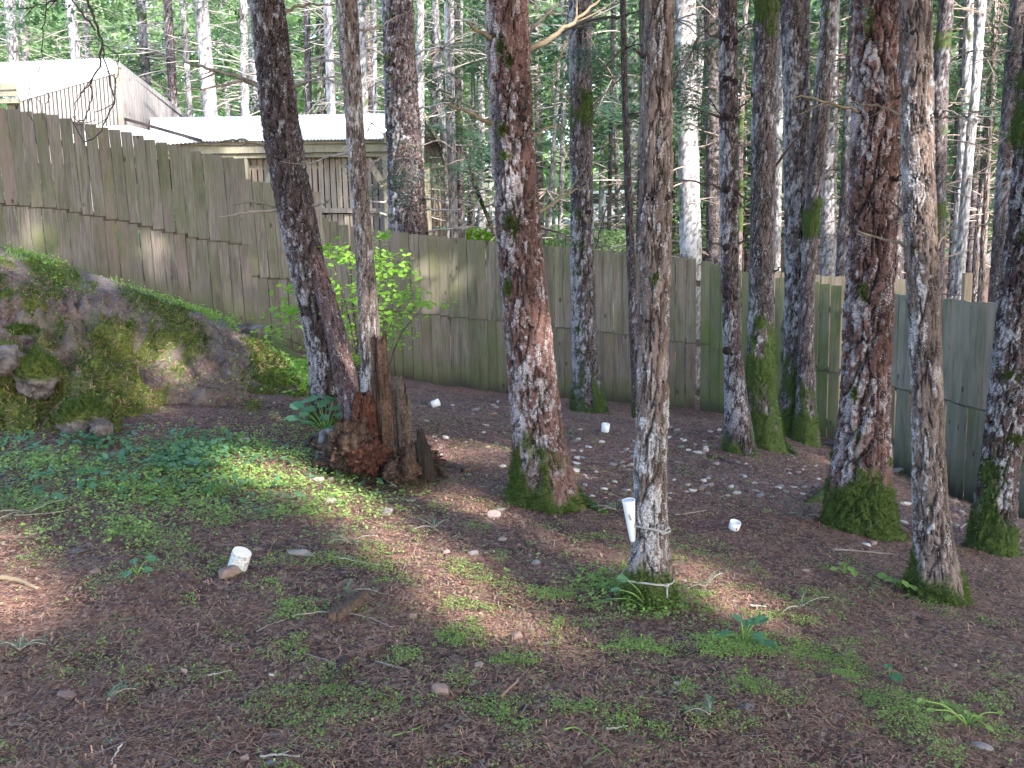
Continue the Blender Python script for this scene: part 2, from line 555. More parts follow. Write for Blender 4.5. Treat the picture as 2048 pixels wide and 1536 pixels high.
# grass beyond the fence, far from the bare yard
sx = N.n('ShaderNodeSeparateXYZ')
N.link(P, sx.inputs[0])
far = N.ramp(N.math('ADD', sx.outputs[1], N.math('MULTIPLY', N.math('SUBTRACT', n1, 0.5), 10.0)), 24, 34)
far = N.math('MULTIPLY', far, N.ramp(N.math('ADD', sx.outputs[0], N.math('MULTIPLY', N.math('SUBTRACT', n1, 0.5), 6.0)), 9, 5))
gcol = N.mix(N.ramp(n2, 0.3, 0.7), (0.07, 0.12, 0.03), (0.14, 0.22, 0.06))
c = N.mix(far, c, gcol)
N.link(c, gp.inputs['Base Color'])
N.bump(N.math('ADD', N.math('MULTIPLY', n3, 1.0), N.math('ADD', N.math('MULTIPLY', n4, 0.6), n2)), 0.8, 0.02, gp)
ground = solo('ground', np.stack([GX.ravel(), GY.ravel(), GZ], 1), grid_quads(len(gy), len(gx)), mat=gm, kind='structure')

# pale gravel road far behind the trees
RY = 66.0
xs = np.linspace(-30, 45, 60)
prof = []
for dy in (-2.6, -2.2, 2.2, 2.6):
    yy = RY + dy + 1.2 * np.sin(xs * 0.05)
    prof.append(np.stack([xs, yy, gz(xs, yy) + (0.10 if abs(dy) < 2.5 else -0.05)], 1))
ROADM = simple_mat('pale_gravel', (0.45, 0.42, 0.38), (0.62, 0.59, 0.55), 2, 0.9, 0.4, 0.02)
solo('road', np.concatenate(prof), grid_quads(4, len(xs)), mat=ROADM, kind='structure')

# ================================================================== rocky bank
bB = np.array([at(*a) for a in [(-330, 900, 6.9), (-120, 882, 7.25), (0, 874, 7.4), (200, 870, 7.6), (330, 864, 7.85), (420, 848, 8.25), (520, 815, 9.1), (585, 796, 9.75), (612, 792, 10.0)]])
bT = np.array([at(*a) for a in [(-330, 400, 9.6), (-120, 455, 10.2), (0, 492, 10.4), (150, 536, 10.6), (300, 592, 10.9), (420, 628, 11.3), (510, 660, 11.5), (570, 712, 11.3), (606, 775, 10.5)]])
def curve_at(P, u):
    d = np.concatenate([[0], np.cumsum(np.linalg.norm(np.diff(P, axis=0), axis=1))])
    d /= d[-1]
    return np.stack([np.interp(u, d, P[:, k]) for k in range(3)], 1)
NU, NV = 330, 250
uu = np.linspace(0, 1, NU)
Bc, Tc = curve_at(bB, uu), curve_at(bT, uu)
Bc[:, 1] += 0.16 * fbm(np.stack([uu * 22, uu * 0, uu * 0], 1), 3, 71) - 0.05
Bc[:, 2] = gz(Bc[:, 0], Bc[:, 1]) - 0.06
Kc = Tc + np.array([0.1, 2.6, 0])
Kc[:, 2] = gz(Kc[:, 0], Kc[:, 1]) - 0.15
vv = np.concatenate([np.linspace(0, 1, 200, endpoint=False), np.linspace(1, 1.999, NV - 200)])
MV = np.zeros((NV, NU, 3))
for j, v in enumerate(vv):
    if v <= 1:
        s = v
        Pn = Bc * (1 - s) + Tc * s
        hh = Tc[:, 2] - Bc[:, 2]
        Pn[:, 2] += hh * 0.03 * np.sin(np.pi * s)
        Pn[:, 1] -= hh * 0.05 * np.sin(np.pi * s)
    else:
        s = v - 1
        Pn = Tc * (1 - s) + Kc * s
        Pn[:, 2] += 0.1 * np.sin(np.pi * s)
    MV[j] = Pn
du = np.gradient(MV, axis=1)
dv = np.gradient(MV, axis=0)
Nm = np.cross(du, dv)
Nm /= np.linalg.norm(Nm, axis=2)[..., None] + 1e-9
if Nm[100, 150, 2] < 0: Nm = -Nm
p = MV.reshape(-1, 3)
# strata coordinates: layers run down to the right across the face
al = p[:, 0] * 0.76 - p[:, 2] * 0.62
ac = p[:, 0] * 0.62 + p[:, 2] * 0.76
wv = fbm(p * 1.4, 3, 3) * 0.25
q1 = np.stack([al * 0.4, (ac + wv) * 2.6, p[:, 1] * 0.5], 1)
rg = 1 - np.abs(fbm(q1, 3, 21)) * 2.2
f1, f2, cid = worley(np.stack([al * 0.9, (ac + wv) * 2.6, p[:, 1] * 1.2], 1), 4)
step = cid * 2 - 1
edge = sstep(0.0, 0.13, f2 - f1)
f1b, f2b, cidb = worley(np.stack([al * 3.4, (ac + wv) * 7.5, p[:, 1] * 4], 1), 14)
edgeb = sstep(0.0, 0.2, f2b - f1b)
fine = fbm(p * 9, 4, 31)
amp = sstep(0.0, 0.06, np.repeat(vv, NU)) * (1 - 0.8 * sstep(0.72, 1.0, np.repeat(vv, NU))) * np.clip(1.25 - np.tile(uu, NV), 0.25, 1)
disp = 0.30 * (rg - 0.5) + 0.085 * step * edge - 0.10 * (1 - edge) + 0.06 * (cidb * 2 - 1) * edgeb - 0.03 * (1 - edgeb) + 0.085 * fine + 0.045 * fbm(p * 24, 3, 91) + 0.07 * fbm(p * 1.9, 2, 77)
mossm = sstep(-0.05, 0.22, fbm(np.stack([al * 1.3, ac * 3.4, p[:, 1]], 1), 5, 55, 0.65) + 0.20 + 0.25 * sstep(0.72, 0.9, np.tile(uu, NV)))
wl1, wl2, _ = worley(p * 7.0, 63)
disp = disp + mossm * (0.05 * (0.55 - wl1) + 0.03 * fbm(p * 18, 3, 61) + 0.02)
MVd = p + (Nm.reshape(-1, 3)) * (disp * amp)[:, None]
barem = sstep(0.05, 0.3, fbm(p * 1.6 + 9, 3, 66)) * (1 - mossm)
bm_, bnt, bp = mat_new('bank_rock')
N = NT(bnt)
P = N.pos()
_, mr, mg, mb = N.attr('mask')
n1 = N.noise(P, 5, 5, 0.65)
n2 = N.noise(P, 38, 4, 0.7)
rock = N.mix(N.ramp(n1, 0.3, 0.7), (0.075, 0.062, 0.06), (0.25, 0.21, 0.20))
soil = N.mix(N.ramp(n2, 0.3, 0.7), (0.075, 0.052, 0.05), (0.23, 0.165, 0.15))
moss = N.mix(N.ramp(n2, 0.3, 0.7), (0.04, 0.055, 0.012), (0.15, 0.17, 0.04))
c = N.mix(mg, rock, soil)
c = N.mix(N.math('MULTIPLY', mr, N.ramp(n1, 0.25, 0.5, 0.55, 1.0)), c, moss)
N.link(c, bp.inputs['Base Color'])
N.bump(N.math('ADD', n1, n2), 0.9, 0.03, bp)
bank = solo('hillside', MVd, grid_quads(NV, NU), mat=bm_, attrs={'mask': np.stack([mossm, np.maximum(barem, 0.35 * (1 - mossm)), mossm * 0], 1)}, kind='structure')
BANK_V, BANK_N, BANK_M = MVd, Nm.reshape(-1, 3), mossm * (amp > 0.2)
_bv = np.repeat(vv, NU)

def blades(points, normals, size, spread=0.6, up=0.5, wid=0.16, rng=RNG):
    """short upright blades (one quad each) growing from points"""
    n = len(points)
    d = normals + np.array([0, 0, up]) + rng.normal(0, spread, (n, 3))
    d /= np.linalg.norm(d, axis=1)[:, None]
    s = np.cross(d, rng.normal(0, 1, (n, 3)))
    s /= np.linalg.norm(s, axis=1)[:, None] + 1e-9
    L = size * rng.uniform(0.5, 1.3, n)[:, None]
    w = L * wid
    V = np.stack([points - s * w, points + s * w, points + d * L], 1).reshape(-1, 3)
    return V, np.arange(n * 3).reshape(-1, 3)
front = np.where((BANK_M > 0.55) & (_bv < 1.1))[0]
pick = RNG.choice(front, 40000)
pts = BANK_V[pick] + RNG.normal(0, 0.012, (len(pick), 3))
V, T = blades(pts, BANK_N[pick], 0.032, 0.7, 0.4, 0.2)
mo = part('moss', bank, V, tris=T, mat=MOSS, smooth=False, kind='stuff')

# ================================================================== fence
def board_mat(name, dark, light, green, g_amt, base=False, pale=0.0):
    m, nt, p = mat_new(name)
    N = NT(nt)
    oi = N.n('ShaderNodeObjectInfo').outputs['Random']
    P = N.pos()
    off = N.n('ShaderNodeVectorMath', operation='ADD')
    N.link(P, off.inputs[0])
    cb = N.n('ShaderNodeCombineXYZ')
    N.link(N.math('MULTIPLY', oi, 37.0), cb.inputs[0])
    N.link(N.math('MULTIPLY', oi, 91.0), cb.inputs[2])
    N.link(cb.outputs[0], off.inputs[1])
    Q = off.outputs[0]
    gr = N.noise(N.scale(Q, (1, 1, 0.05)), 55, 4, 0.6, 0.4)
    big = N.noise(N.scale(Q, (1, 1, 0.5)), 2.2, 3, 0.6)
    wet = N.noise(P, 0.8, 3)
    c = N.mix(N.ramp(gr, 0.3, 0.72), dark, light)
    c = N.mix(N.math('MULTIPLY', oi, 0.6), c, tuple(v * 0.5 for v in light))
    pink = N.ramp(N.math('FRACT', N.math('MULTIPLY', oi, 7.3)), 0.72, 0.95, 0.0, 0.4)
    c = N.mix(pink, c, (light[0] * 1.0, light[1] * 0.78, light[2] * 0.74))
    gmask = N.math('ADD', N.ramp(big, 0.40, 0.66, 0.0, g_amt), N.ramp(wet, 0.42, 0.66, 0.0, g_amt * 0.7), True)
    c = N.mix(gmask, c, green)
    if base:
        gen = N.n('ShaderNodeTexCoord').outputs['Generated']
        sp = N.n('ShaderNodeSeparateXYZ')
        N.link(gen, sp.inputs[0])
        z = N.math('ADD', sp.outputs[2], N.math('MULTIPLY', N.math('SUBTRACT', big, 0.5), 0.35))
        c = N.mix(N.ramp(z, 0.55, 0.22, 0.0, 0.75), c, green)
        c = N.mix(N.ramp(z, 0.30, 0.10, 0.0, 0.75), c, (0.045, 0.034, 0.030))
    # knots and dark resin runs
    kv = N.n('ShaderNodeTexVoronoi', feature='F1')
    N.link(N.scale(Q, (1, 1, 0.55)), kv.inputs['Vector'])
    kv.inputs['Scale'].default_value = 4.2
    c = N.mix(N.ramp(kv.outputs['Distance'], 0.055, 0.115, 0.85, 0.0), c, (0.05, 0.034, 0.028))
    runs = N.noise(N.scale(Q, (1, 1, 0.06)), 30, 2)
    c = N.mix(N.ramp(runs, 0.68, 0.78, 0.0, 0.6), c, (0.055, 0.042, 0.034))
    damp = N.noise(N.scale(Q, (1, 1, 0.18)), 7, 4, 0.65)
    c = N.mix(N.ramp(damp, 0.50, 0.72, 0.0, 0.55), c, tuple(v * 0.45 for v in dark))
    N.link(c, p.inputs['Base Color'])
    N.bump(gr, 0.6, 0.006, p)
    return m
GREEN = (0.098, 0.108, 0.046)
B_UP = board_mat('board_weathered', (0.115, 0.096, 0.08), (0.24, 0.205, 0.178), GREEN, 0.45)
B_LO = board_mat('board_weathered_base', (0.11, 0.09, 0.075), (0.225, 0.19, 0.165), GREEN, 0.5, True)
B_UPG = board_mat('board_mossy', (0.12, 0.12, 0.08), (0.205, 0.205, 0.14), (0.085, 0.115, 0.04), 0.7)
B_LOG = board_mat('board_mossy_base', (0.12, 0.115, 0.075), (0.20, 0.195, 0.13), (0.085, 0.115, 0.04), 0.7, True)
B_UPS = board_mat('board_silver', (0.31, 0.27, 0.205), (0.46, 0.405, 0.32), (0.14, 0.155, 0.09), 0.5)
B_LOS = board_mat('board_silver_base', (0.26, 0.235, 0.165), (0.39, 0.35, 0.265), (0.15, 0.165, 0.09), 0.5, True)
B_NEW = board_mat('board_new', (0.34, 0.27, 0.19), (0.50, 0.42, 0.32), (0.3, 0.27, 0.15), 0.2)
def board_proto(k, mat):
    """unit board: 1 wide (x), 1 thick (y), 1 tall (z from 0), slightly cupped and sawn uneven"""
    r = random.Random(k)
    nx, nz = 3, 5
    V = []
    for side in (-0.5, 0.5):
        for j in range(nz):
            for i in range(nx):
                x = i / (nx - 1) - 0.5
                z = j / (nz - 1)
                zz = z + (r.uniform(-0.004, 0.004) if j == nz - 1 else 0)
                xx = x * (1 + r.uniform(-0.018, 0.018))
                cup = (0.22 if k % 2 else -0.16) * (1 - (2 * x) ** 2)
                V.append((xx, side + cup, zz))
    Q = []
    m = nx * nz
    for j in range(nz - 1):
        for i in range(nx - 1):
            a = j * nx + i
            Q.append((a, a + 1, a + nx + 1, a + nx))
            Q.append((m + a, m + a + nx, m + a + nx + 1, m + a + 1))
    for j in range(nz - 1):
        a, b = j * nx, j * nx + nx - 1
        Q.append((a, a + nx, m + a + nx, m + a))
        Q.append((b, m + b, m + b + nx, b + nx))
    for i in range(nx - 1):
        a, b = i, (nz - 1) * nx + i
        Q.append((a, m + a, m + a + 1, a + 1))
        Q.append((b, b + 1, m + b + 1, m + b))
    return new_mesh('board', V, np.array(Q), mat=mat, smooth=False)
PROTO = {}
def board(parent, x, y, z0, h, ang, w, mat, lean=0.0):
    k = random.randrange(5)
    key = (k, mat.name)
    if key not in PROTO: PROTO[key] = board_proto(k, mat)
    o = bpy.data.objects.new('board', PROTO[key])
    COL.objects.link(o)
    o.parent = parent
    f = OFF[parent.name]
    dn = random.gauss(0, 0.006)
    o.location = (x - f[0] - math.sin(ang) * dn, y - f[1] + math.cos(ang) * dn, z0 - f[2])
    o.rotation_euler = (random.gauss(0, 0.006), lean, ang + random.gauss(0, 0.05))
    o.scale = (w, 0.021, h)
    return o
RAILM = simple_mat('fence_rail', (0.07, 0.06, 0.045), (0.15, 0.125, 0.095), 8, 0.9, 0.3)
FENCES = {}
def fence(label, verts, up_len, mu, ml, width=0.146, gap=(0.004, 0.012), drop_fn=None, lower=True, lean=0.0, wide_gaps=()):
    pts = np.array([at(*v) for v in verts])
    base = (pts[0, 0], pts[0, 1], gz1(pts[0, 0], pts[0, 1]))
    f = thing('fence', label, 'fence', base)
    seg = np.linalg.norm(np.diff(pts[:, :2], axis=0), axis=1)
    d = np.concatenate([[0], np.cumsum(seg)])
    s = 0.0
    n = 0
    while s < d[-1] - 0.05:
        w = width + random.uniform(-0.004, 0.003)
        m = s + w / 2
        x, y, zt = (float(np.interp(m, d, pts[:, k])) for k in range(3))
        k = min(len(seg) - 1, int(np.searchsorted(d, m)) - 1)
        t = pts[k + 1] - pts[k]
        ang = math.atan2(t[1], t[0])
        zt += random.uniform(-0.010, 0.010)
        g = gz1(x, y)
        ul = up_len + random.uniform(-0.006, 0.006)
        if not lower: ul = zt - g + 0.1
        board(f, x, y, zt - ul, ul, ang, w, mu, lean + random.gauss(0, 0.003))
        if lower:
            zb = zt - ul - random.uniform(0.012, 0.024)
            board(f, x, y, g - 0.14, zb - g + 0.14, ang, w, ml, lean + random.gauss(0, 0.003))
        gp_ = random.uniform(*gap) if random.random() < 0.88 else 0.002
        if n in wide_gaps: gp_ = 0.03
        s += w + gp_
        n += 1
    # rails behind the boards
    for dz, hh in ((-0.35, 0.09), (-up_len, 0.10), (-up_len - 0.75, 0.09)) if lower else ((-0.3, 0.09),):
        for k in range(len(seg)):
            a, b = pts[k].copy(), pts[k + 1].copy()
            t = (b - a)[:2] / np.linalg.norm((b - a)[:2])
            nrm = np.array([-t[1], t[0]])
            if nrm[1] < 0: nrm = -nrm
            a[:2] += nrm * 0.05
            b[:2] += nrm * 0.05
            a[2] += dz
            b[2] += dz
            if (b[2] + a[2]) / 2 < gz1(*((a + b)[:2] / 2)) + 0.1: continue
            V, Q = beam(a, b, 0.04, hh)
            part('rail', f, V, Q, mat=RAILM, smooth=False)
    return f
fence('weathered board fence stepping downhill behind the mossy rock bank', [(-60, 206, 13.1), (110, 231, 13.6), (260, 266, 14.1), (400, 304, 14.5), (487, 318, 14.8)], 1.23, B_UP, B_LO, lean=-0.03)
fence('short run of weathered fence boards behind the leaning tree, dropped one step', [(489, 358, 14.8), (560, 368, 15.1), (636, 384, 15.4)], 1.40, B_UP, B_LO, lean=-0.03)
fence('long olive board fence across the yard behind the stump and the thick mossy-footed trunks', [(637, 430, 15.45), (672, 446, 15.55), (735, 458, 15.6), (900, 475, 15.7), (1130, 494, 15.3), (1300, 510, 14.95), (1400, 520, 14.7)], 1.23, B_UP, B_LO, wide_gaps=(34,))
fence('dark green mossy board fence behind the group of slim trunks', [(1402, 519, 14.7), (1440, 533, 14.55), (1540, 552, 14.3), (1640, 567, 14.1), (1686, 573, 14.0)], 1.22, B_UPG, B_LOG)
fence('silver grey board fence turning towards the viewer from the yard corner', [(1690, 577, 13.9), (1800, 590, 12.9), (1900, 599, 11.9), (2085, 613, 10.1)], 1.21, B_UPS, B_LOS)
fence('pale new board fence showing only its top edge above the silver grey fence', [(1538, 541, 15.6), (1640, 552, 15.5), (1720, 554, 15.4), (1830, 559, 15.3)], 1.2, B_NEW, B_NEW, lower=False, width=0.19)
pp = at(1935, 546, 14.6)
V, Q = beam((pp[0], pp[1], gz1(pp[0], pp[1]) - 0.1), pp, 0.11, 0.11, (0, 1, 0))
V[4:, 2] += 0.0
solo('fence_post', V, Q, mat=B_NEW, smooth=False, label='pale wooden post standing beyond the silver grey fence', cat='post')

# ================================================================== sheds
def wood(name, a, b, gmt=0.1): return board_mat(name, a, b, (0.26, 0.26, 0.14), gmt)
SLAT = wood('shed_slat', (0.25, 0.205, 0.165), (0.41, 0.35, 0.295), 0.08)
SLATG = wood('shed_slat_grey', (0.17, 0.16, 0.16), (0.31, 0.295, 0.295), 0.05)
BEAM = wood('shed_beam', (0.20, 0.178, 0.14), (0.32, 0.29, 0.24), 0.35)
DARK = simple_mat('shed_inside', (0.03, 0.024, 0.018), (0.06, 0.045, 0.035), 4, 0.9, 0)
ROOFM = simple_mat('roof_metal', (0.70, 0.705, 0.72), (0.81, 0.815, 0.83), 3, 0.75, 0.05, 0.01, spec=0.15)
def corrugated(A, B, C, D, n=90, amp=0.012, thick=0.012):
    """sheet with corners A-B (eave), D-C (ridge); ribs run from eave to ridge"""
    A, B, C, D = (np.asarray(v, float) for v in (A, B, C, D))
    nm = np.cross(B - A, D - A)
    nm /= np.linalg.norm(nm)
    if nm[2] < 0: nm = -nm
    t = np.linspace(0, 1, n * 4 + 1)
    wv = np.sin(t * n * 2 * np.pi) * amp
    rows = []
    for s in (0, 0.5, 1):
        a = A + (D - A) * s
        b = B + (C - B) * s
        rows.append(a[None] + (b - a)[None] * t[:, None] + nm[None] * wv[:, None])
    top = np.concatenate(rows)
    bot = top - nm * thick
    nc = len(t)
    Q1 = grid_quads(3, nc)
    Q2 = grid_quads(3, nc)[:, ::-1] + len(top)
    i = np.arange(nc - 1)
    Q3 = np.stack([i, len(top) + i, len(top) + i + 1, i + 1], 1)
    j = i + 2 * nc
    Q4 = np.stack([j, j + 1, len(top) + j + 1, len(top) + j], 1)
    return np.concatenate([top, bot]), np.concatenate([Q1, Q2, Q3, Q4])
def slat_wall(parent, a0, a1, top_fn, bot_fn, pitch, w, mat, thick=0.02, back=0.0):
    """vertical slats from plan point a0 to a1"""
    a0, a1 = np.asarray(a0, float)[:2], np.asarray(a1, float)[:2]
    L = np.linalg.norm(a1 - a0)
    ang = math.atan2(*(a1 - a0)[::-1])
    for k in range(int(L / pitch)):
        s = (k + 0.5) * pitch / L
        x, y = a0 + (a1 - a0) * s
        zb, zt = bot_fn(s), top_fn(s)
        if zt - zb < 0.03: continue
        key = ('slat', k % 4, mat.name)
        if key not in PROTO: PROTO[key] = board_proto(k % 4 + 10, mat)
        o = bpy.data.objects.new('slat', PROTO[key])
        COL.objects.link(o)
        o.parent = parent
        f = OFF[parent.name]
        o.location = (x - f[0], y - f[1], zb - f[2])
        o.rotation_euler = (0, 0, ang)
        o.scale = (w * random.uniform(0.94, 1.05), thick, zt - zb)
lerp = lambda a, b, s: a + (b - a) * s
# --- lower shed
e0, e1 = at(300, 283, 18.6), at(772, 277, 18.8)          # eave line
r0, r1 = at(300, 236, 21.6), at(842, 226, 21.9)          # ridge line
r1[0] = e1[0] + 0.45
e1x = e1.copy(); e1x[0] += 0.12
gl = gz1(e0[0], e0[1] + 1)
shed = thing('shed', 'open slatted wooden shed with low white metal roof behind the fence', 'shed', ((e0[0] + e1[0]) / 2, 20.5, gz1((e0[0] + e1[0]) / 2, 20.5)))
V, Q = corrugated(e0, e1x, r1, r0, 70)
roof = part('roof', shed, V, Q, mat=ROOFM, smooth=False)
b0, b1 = 2 * r0 - e0, 2 * r1 - e1x
b0[2], b1[2] = e0[2], e1x[2]
V, Q = corrugated(b1, b0, r0 + np.array([0, 0.004, -0.004]), r1 + np.array([0, 0.004, -0.004]), 70)
part('roof', shed, V, Q, mat=ROOFM, smooth=False)
wy = 0.35
wl0, wl1 = e0 + np.array([0, wy, 0]), e1 + np.array([0, wy + 0.0, 0])
for (pt, pb, dy) in ((282, 287, 0.10), (288, 304, 0.14), (306, 314, 0.2)):
    a, b = at(300, pt + 5, 18.6 + dy), at(776, pt - 1, 18.8 + dy)
    a2, b2 = at(300, pb + 5, 18.6 + dy), at(776, pb - 1, 18.8 + dy)
    V, Q = beam((a + a2) / 2, (b + b2) / 2, 0.05, a[2] - a2[2])
    part('beam', shed, V, Q, mat=BEAM, smooth=False)
zt, zm = at(600, 316, 19.0)[2], at(600, 420, 19.0)[2]
slat_wall(shed, at(470, 400, 19.05), at(790, 400, 19.2), lambda s: zt, lambda s: zm, 0.112, 0.090, SLAT)
slat_wall(shed, at(470, 400, 19.05), at(790, 400, 19.2), lambda s: zm - 0.09, lambda s: zm - 1.0, 0.112, 0.092, SLAT)
a, b = at(470, 421, 19.0), at(790, 421, 19.15)
V, Q = beam(a, b, 0.06, 0.085)
part('rail', shed, V, Q, mat=SLAT, smooth=False)
for px, w in ((487, 0.16), (545, 0.13), (776, 0.2)):
    a = at(px, 312, 18.93)
    V, Q = beam((a[0], a[1], gz1(a[0], a[1]) - 0.1), a, w, 0.12, (0, 1, 0))
    part('post', shed, V, Q, mat=BEAM, smooth=False)
for x0, x1 in ((533, 556), (768, 735)):
    a, b = at(x0, 372, 18.85), at(x1, 318, 18.85)
    V, Q = beam(a, b, 0.05, 0.12)
    part('brace', shed, V, Q, mat=BEAM, smooth=False)
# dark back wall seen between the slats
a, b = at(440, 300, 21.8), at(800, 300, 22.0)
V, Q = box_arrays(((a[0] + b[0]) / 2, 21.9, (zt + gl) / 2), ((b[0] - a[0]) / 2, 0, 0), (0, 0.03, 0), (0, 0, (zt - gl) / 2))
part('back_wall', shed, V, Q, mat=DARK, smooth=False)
# right gable end: rake boards, collar tie, posts and slats, seen obliquely
gx0 = at(776, 300, 19.0)[0] + 0.02
def gp_(Y, z): return np.array([gx0 + (Y - 18.6) * 0.125, Y, z])
zr = r1[2] - 0.05
for (A, B, w, h) in ((gp_(18.5, e1[2] - 0.02), gp_(21.9, zr + 0.02), 0.04, 0.17), (gp_(21.9, zr + 0.02), gp_(25.2, e1[2] - 0.02), 0.04, 0.17),
                     (gp_(18.9, zt - 0.06), gp_(25.0, zt - 0.06), 0.05, 0.16)):
    V, Q = beam(A, B, w, h)
    part('rake_board', shed, V, Q, mat=BEAM, smooth=False)
for Y in (19.0, 21.9, 25.0):
    A = gp_(Y, zt)
    V, Q = beam((A[0] + 0.03, A[1], gz1(A[0], A[1]) - 0.1), A + np.array([0.03, 0, 0]), 0.16, 0.16, (0, 1, 0))
    part('post', shed, V, Q, mat=BEAM, smooth=False)
slat_wall(shed, gp_(19.2, 0), gp_(24.9, 0), lambda s: zt - 0.15, lambda s: zt - 1.25, 0.30, 0.20, SLAT)
slat_wall(shed, gp_(19.2, 0), gp_(24.9, 0), lambda s: zt - 1.33, lambda s: zt - 2.6, 0.30, 0.24, SLAT)
A, B = gp_(19.05, zt - 0.2), gp_(20.8, zr - 0.5)
V, Q = beam(A + np.array([0.08, 0, 0]), B + np.array([0.08, 0, 0]), 0.04, 0.1)
part('brace', shed, V, Q, mat=SLATG, smooth=False)

# --- upper shed: taller, its slatted walls meet at a corner
cz = at(234, 128, 20.0)
lz = at(36, 184, 18.5)
rz = at(378, 240, 24.0)
up = thing('shed', 'taller shed with pale close-set slat walls meeting at a corner, white roof above', 'shed', (cz[0], cz[1], gz1(cz[0], cz[1])))
zbot = at(234, 250, 20)[2] - 0.5
slat_wall(up, lz, cz, lambda s: lerp(lz[2], cz[2], s) - 0.10, lambda s: zbot - 0.3, 0.078, 0.058, SLATG)
slat_wall(up, cz + np.array([0.06, 0.05, 0]), rz, lambda s: lerp(cz[2], rz[2], s) - 0.06, lambda s: zbot - 0.3, 0.075, 0.064, SLATG)
V, Q = beam(lz + np.array([0, -0.02, -0.06]), cz + np.array([0, -0.02, -0.06]), 0.05, 0.20)
part('rake_board', up, V, Q, mat=ROOFM, smooth=False)
V, Q = beam(cz + np.array([0.03, 0, -0.02]), rz + np.array([0.03, 0, -0.02]), 0.06, 0.10)
part('rake_board', up, V, Q, mat=SLATG, smooth=False)
V, Q = beam((cz[0] + 0.02, cz[1] - 0.02, zbot - 0.6), cz + np.array([0.02, -0.02, -0.1]), 0.10, 0.10, (0, 1, 0))
part('corner_post', up, V, Q, mat=SLAT, smooth=False)
R0, R1, R2, R3 = at(-120, 212, 17.8), at(232, 127, 19.95), at(220, 116, 24.5), at(-120, 130, 23.5)
V, Q = corrugated(R0, R1, R2, R3, 60)
part('roof', up, V, Q, mat=ROOFM, smooth=False)
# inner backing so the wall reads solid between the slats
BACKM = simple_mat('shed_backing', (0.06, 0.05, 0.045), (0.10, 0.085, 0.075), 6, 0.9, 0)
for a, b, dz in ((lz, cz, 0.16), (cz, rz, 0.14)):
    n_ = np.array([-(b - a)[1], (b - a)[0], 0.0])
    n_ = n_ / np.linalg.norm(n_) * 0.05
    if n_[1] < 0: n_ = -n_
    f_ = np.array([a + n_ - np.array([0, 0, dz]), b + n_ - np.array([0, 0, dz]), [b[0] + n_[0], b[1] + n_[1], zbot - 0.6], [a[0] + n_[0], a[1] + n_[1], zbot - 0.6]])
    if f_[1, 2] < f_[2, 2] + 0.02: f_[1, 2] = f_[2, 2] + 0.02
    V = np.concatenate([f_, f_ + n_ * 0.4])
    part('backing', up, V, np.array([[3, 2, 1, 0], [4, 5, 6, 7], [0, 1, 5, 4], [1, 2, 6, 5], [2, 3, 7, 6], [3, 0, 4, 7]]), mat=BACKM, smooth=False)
# eave corner at far left with fascia boards and a post
for py0, py1, dy in ((166, 178, -0.02), (180, 192, 0.02), (198, 206, 0.06)):
    a, b = at(-120, (py0 + py1) / 2 + 4, 18.2 + dy), at(34 + dy * 60, (py0 + py1) / 2, 18.4 + dy)
    V, Q = beam(a, b, 0.05, pxm(18.3) * (py1 - py0))
    part('fascia', up, V, Q, mat=BEAM, smooth=False)
a = at(24, 200, 18.6)
V, Q = beam((a[0], a[1], gz1(a[0], a[1])), a, 0.14, 0.12, (0, 1, 0))
part('post', up, V, Q, mat=BEAM, smooth=False)
# skirt roof that fills the angle between the two sheds
S0, S1, S2, S3 = at(150, 300, 18.5), at(402, 283, 18.62), at(240, 247, 20.2), at(120, 250, 19.6)
V, Q = corrugated(S0, S1, S2, S3, 30)
part('skirt_roof', up, V, Q, mat=ROOFM, smooth=False)
V, Q = beam(at(236, 234, 20.15), at(402, 281, 18.55), 0.05, 0.05)
part('flashing', up, V, Q, mat=TWIG_DARK, smooth=False)

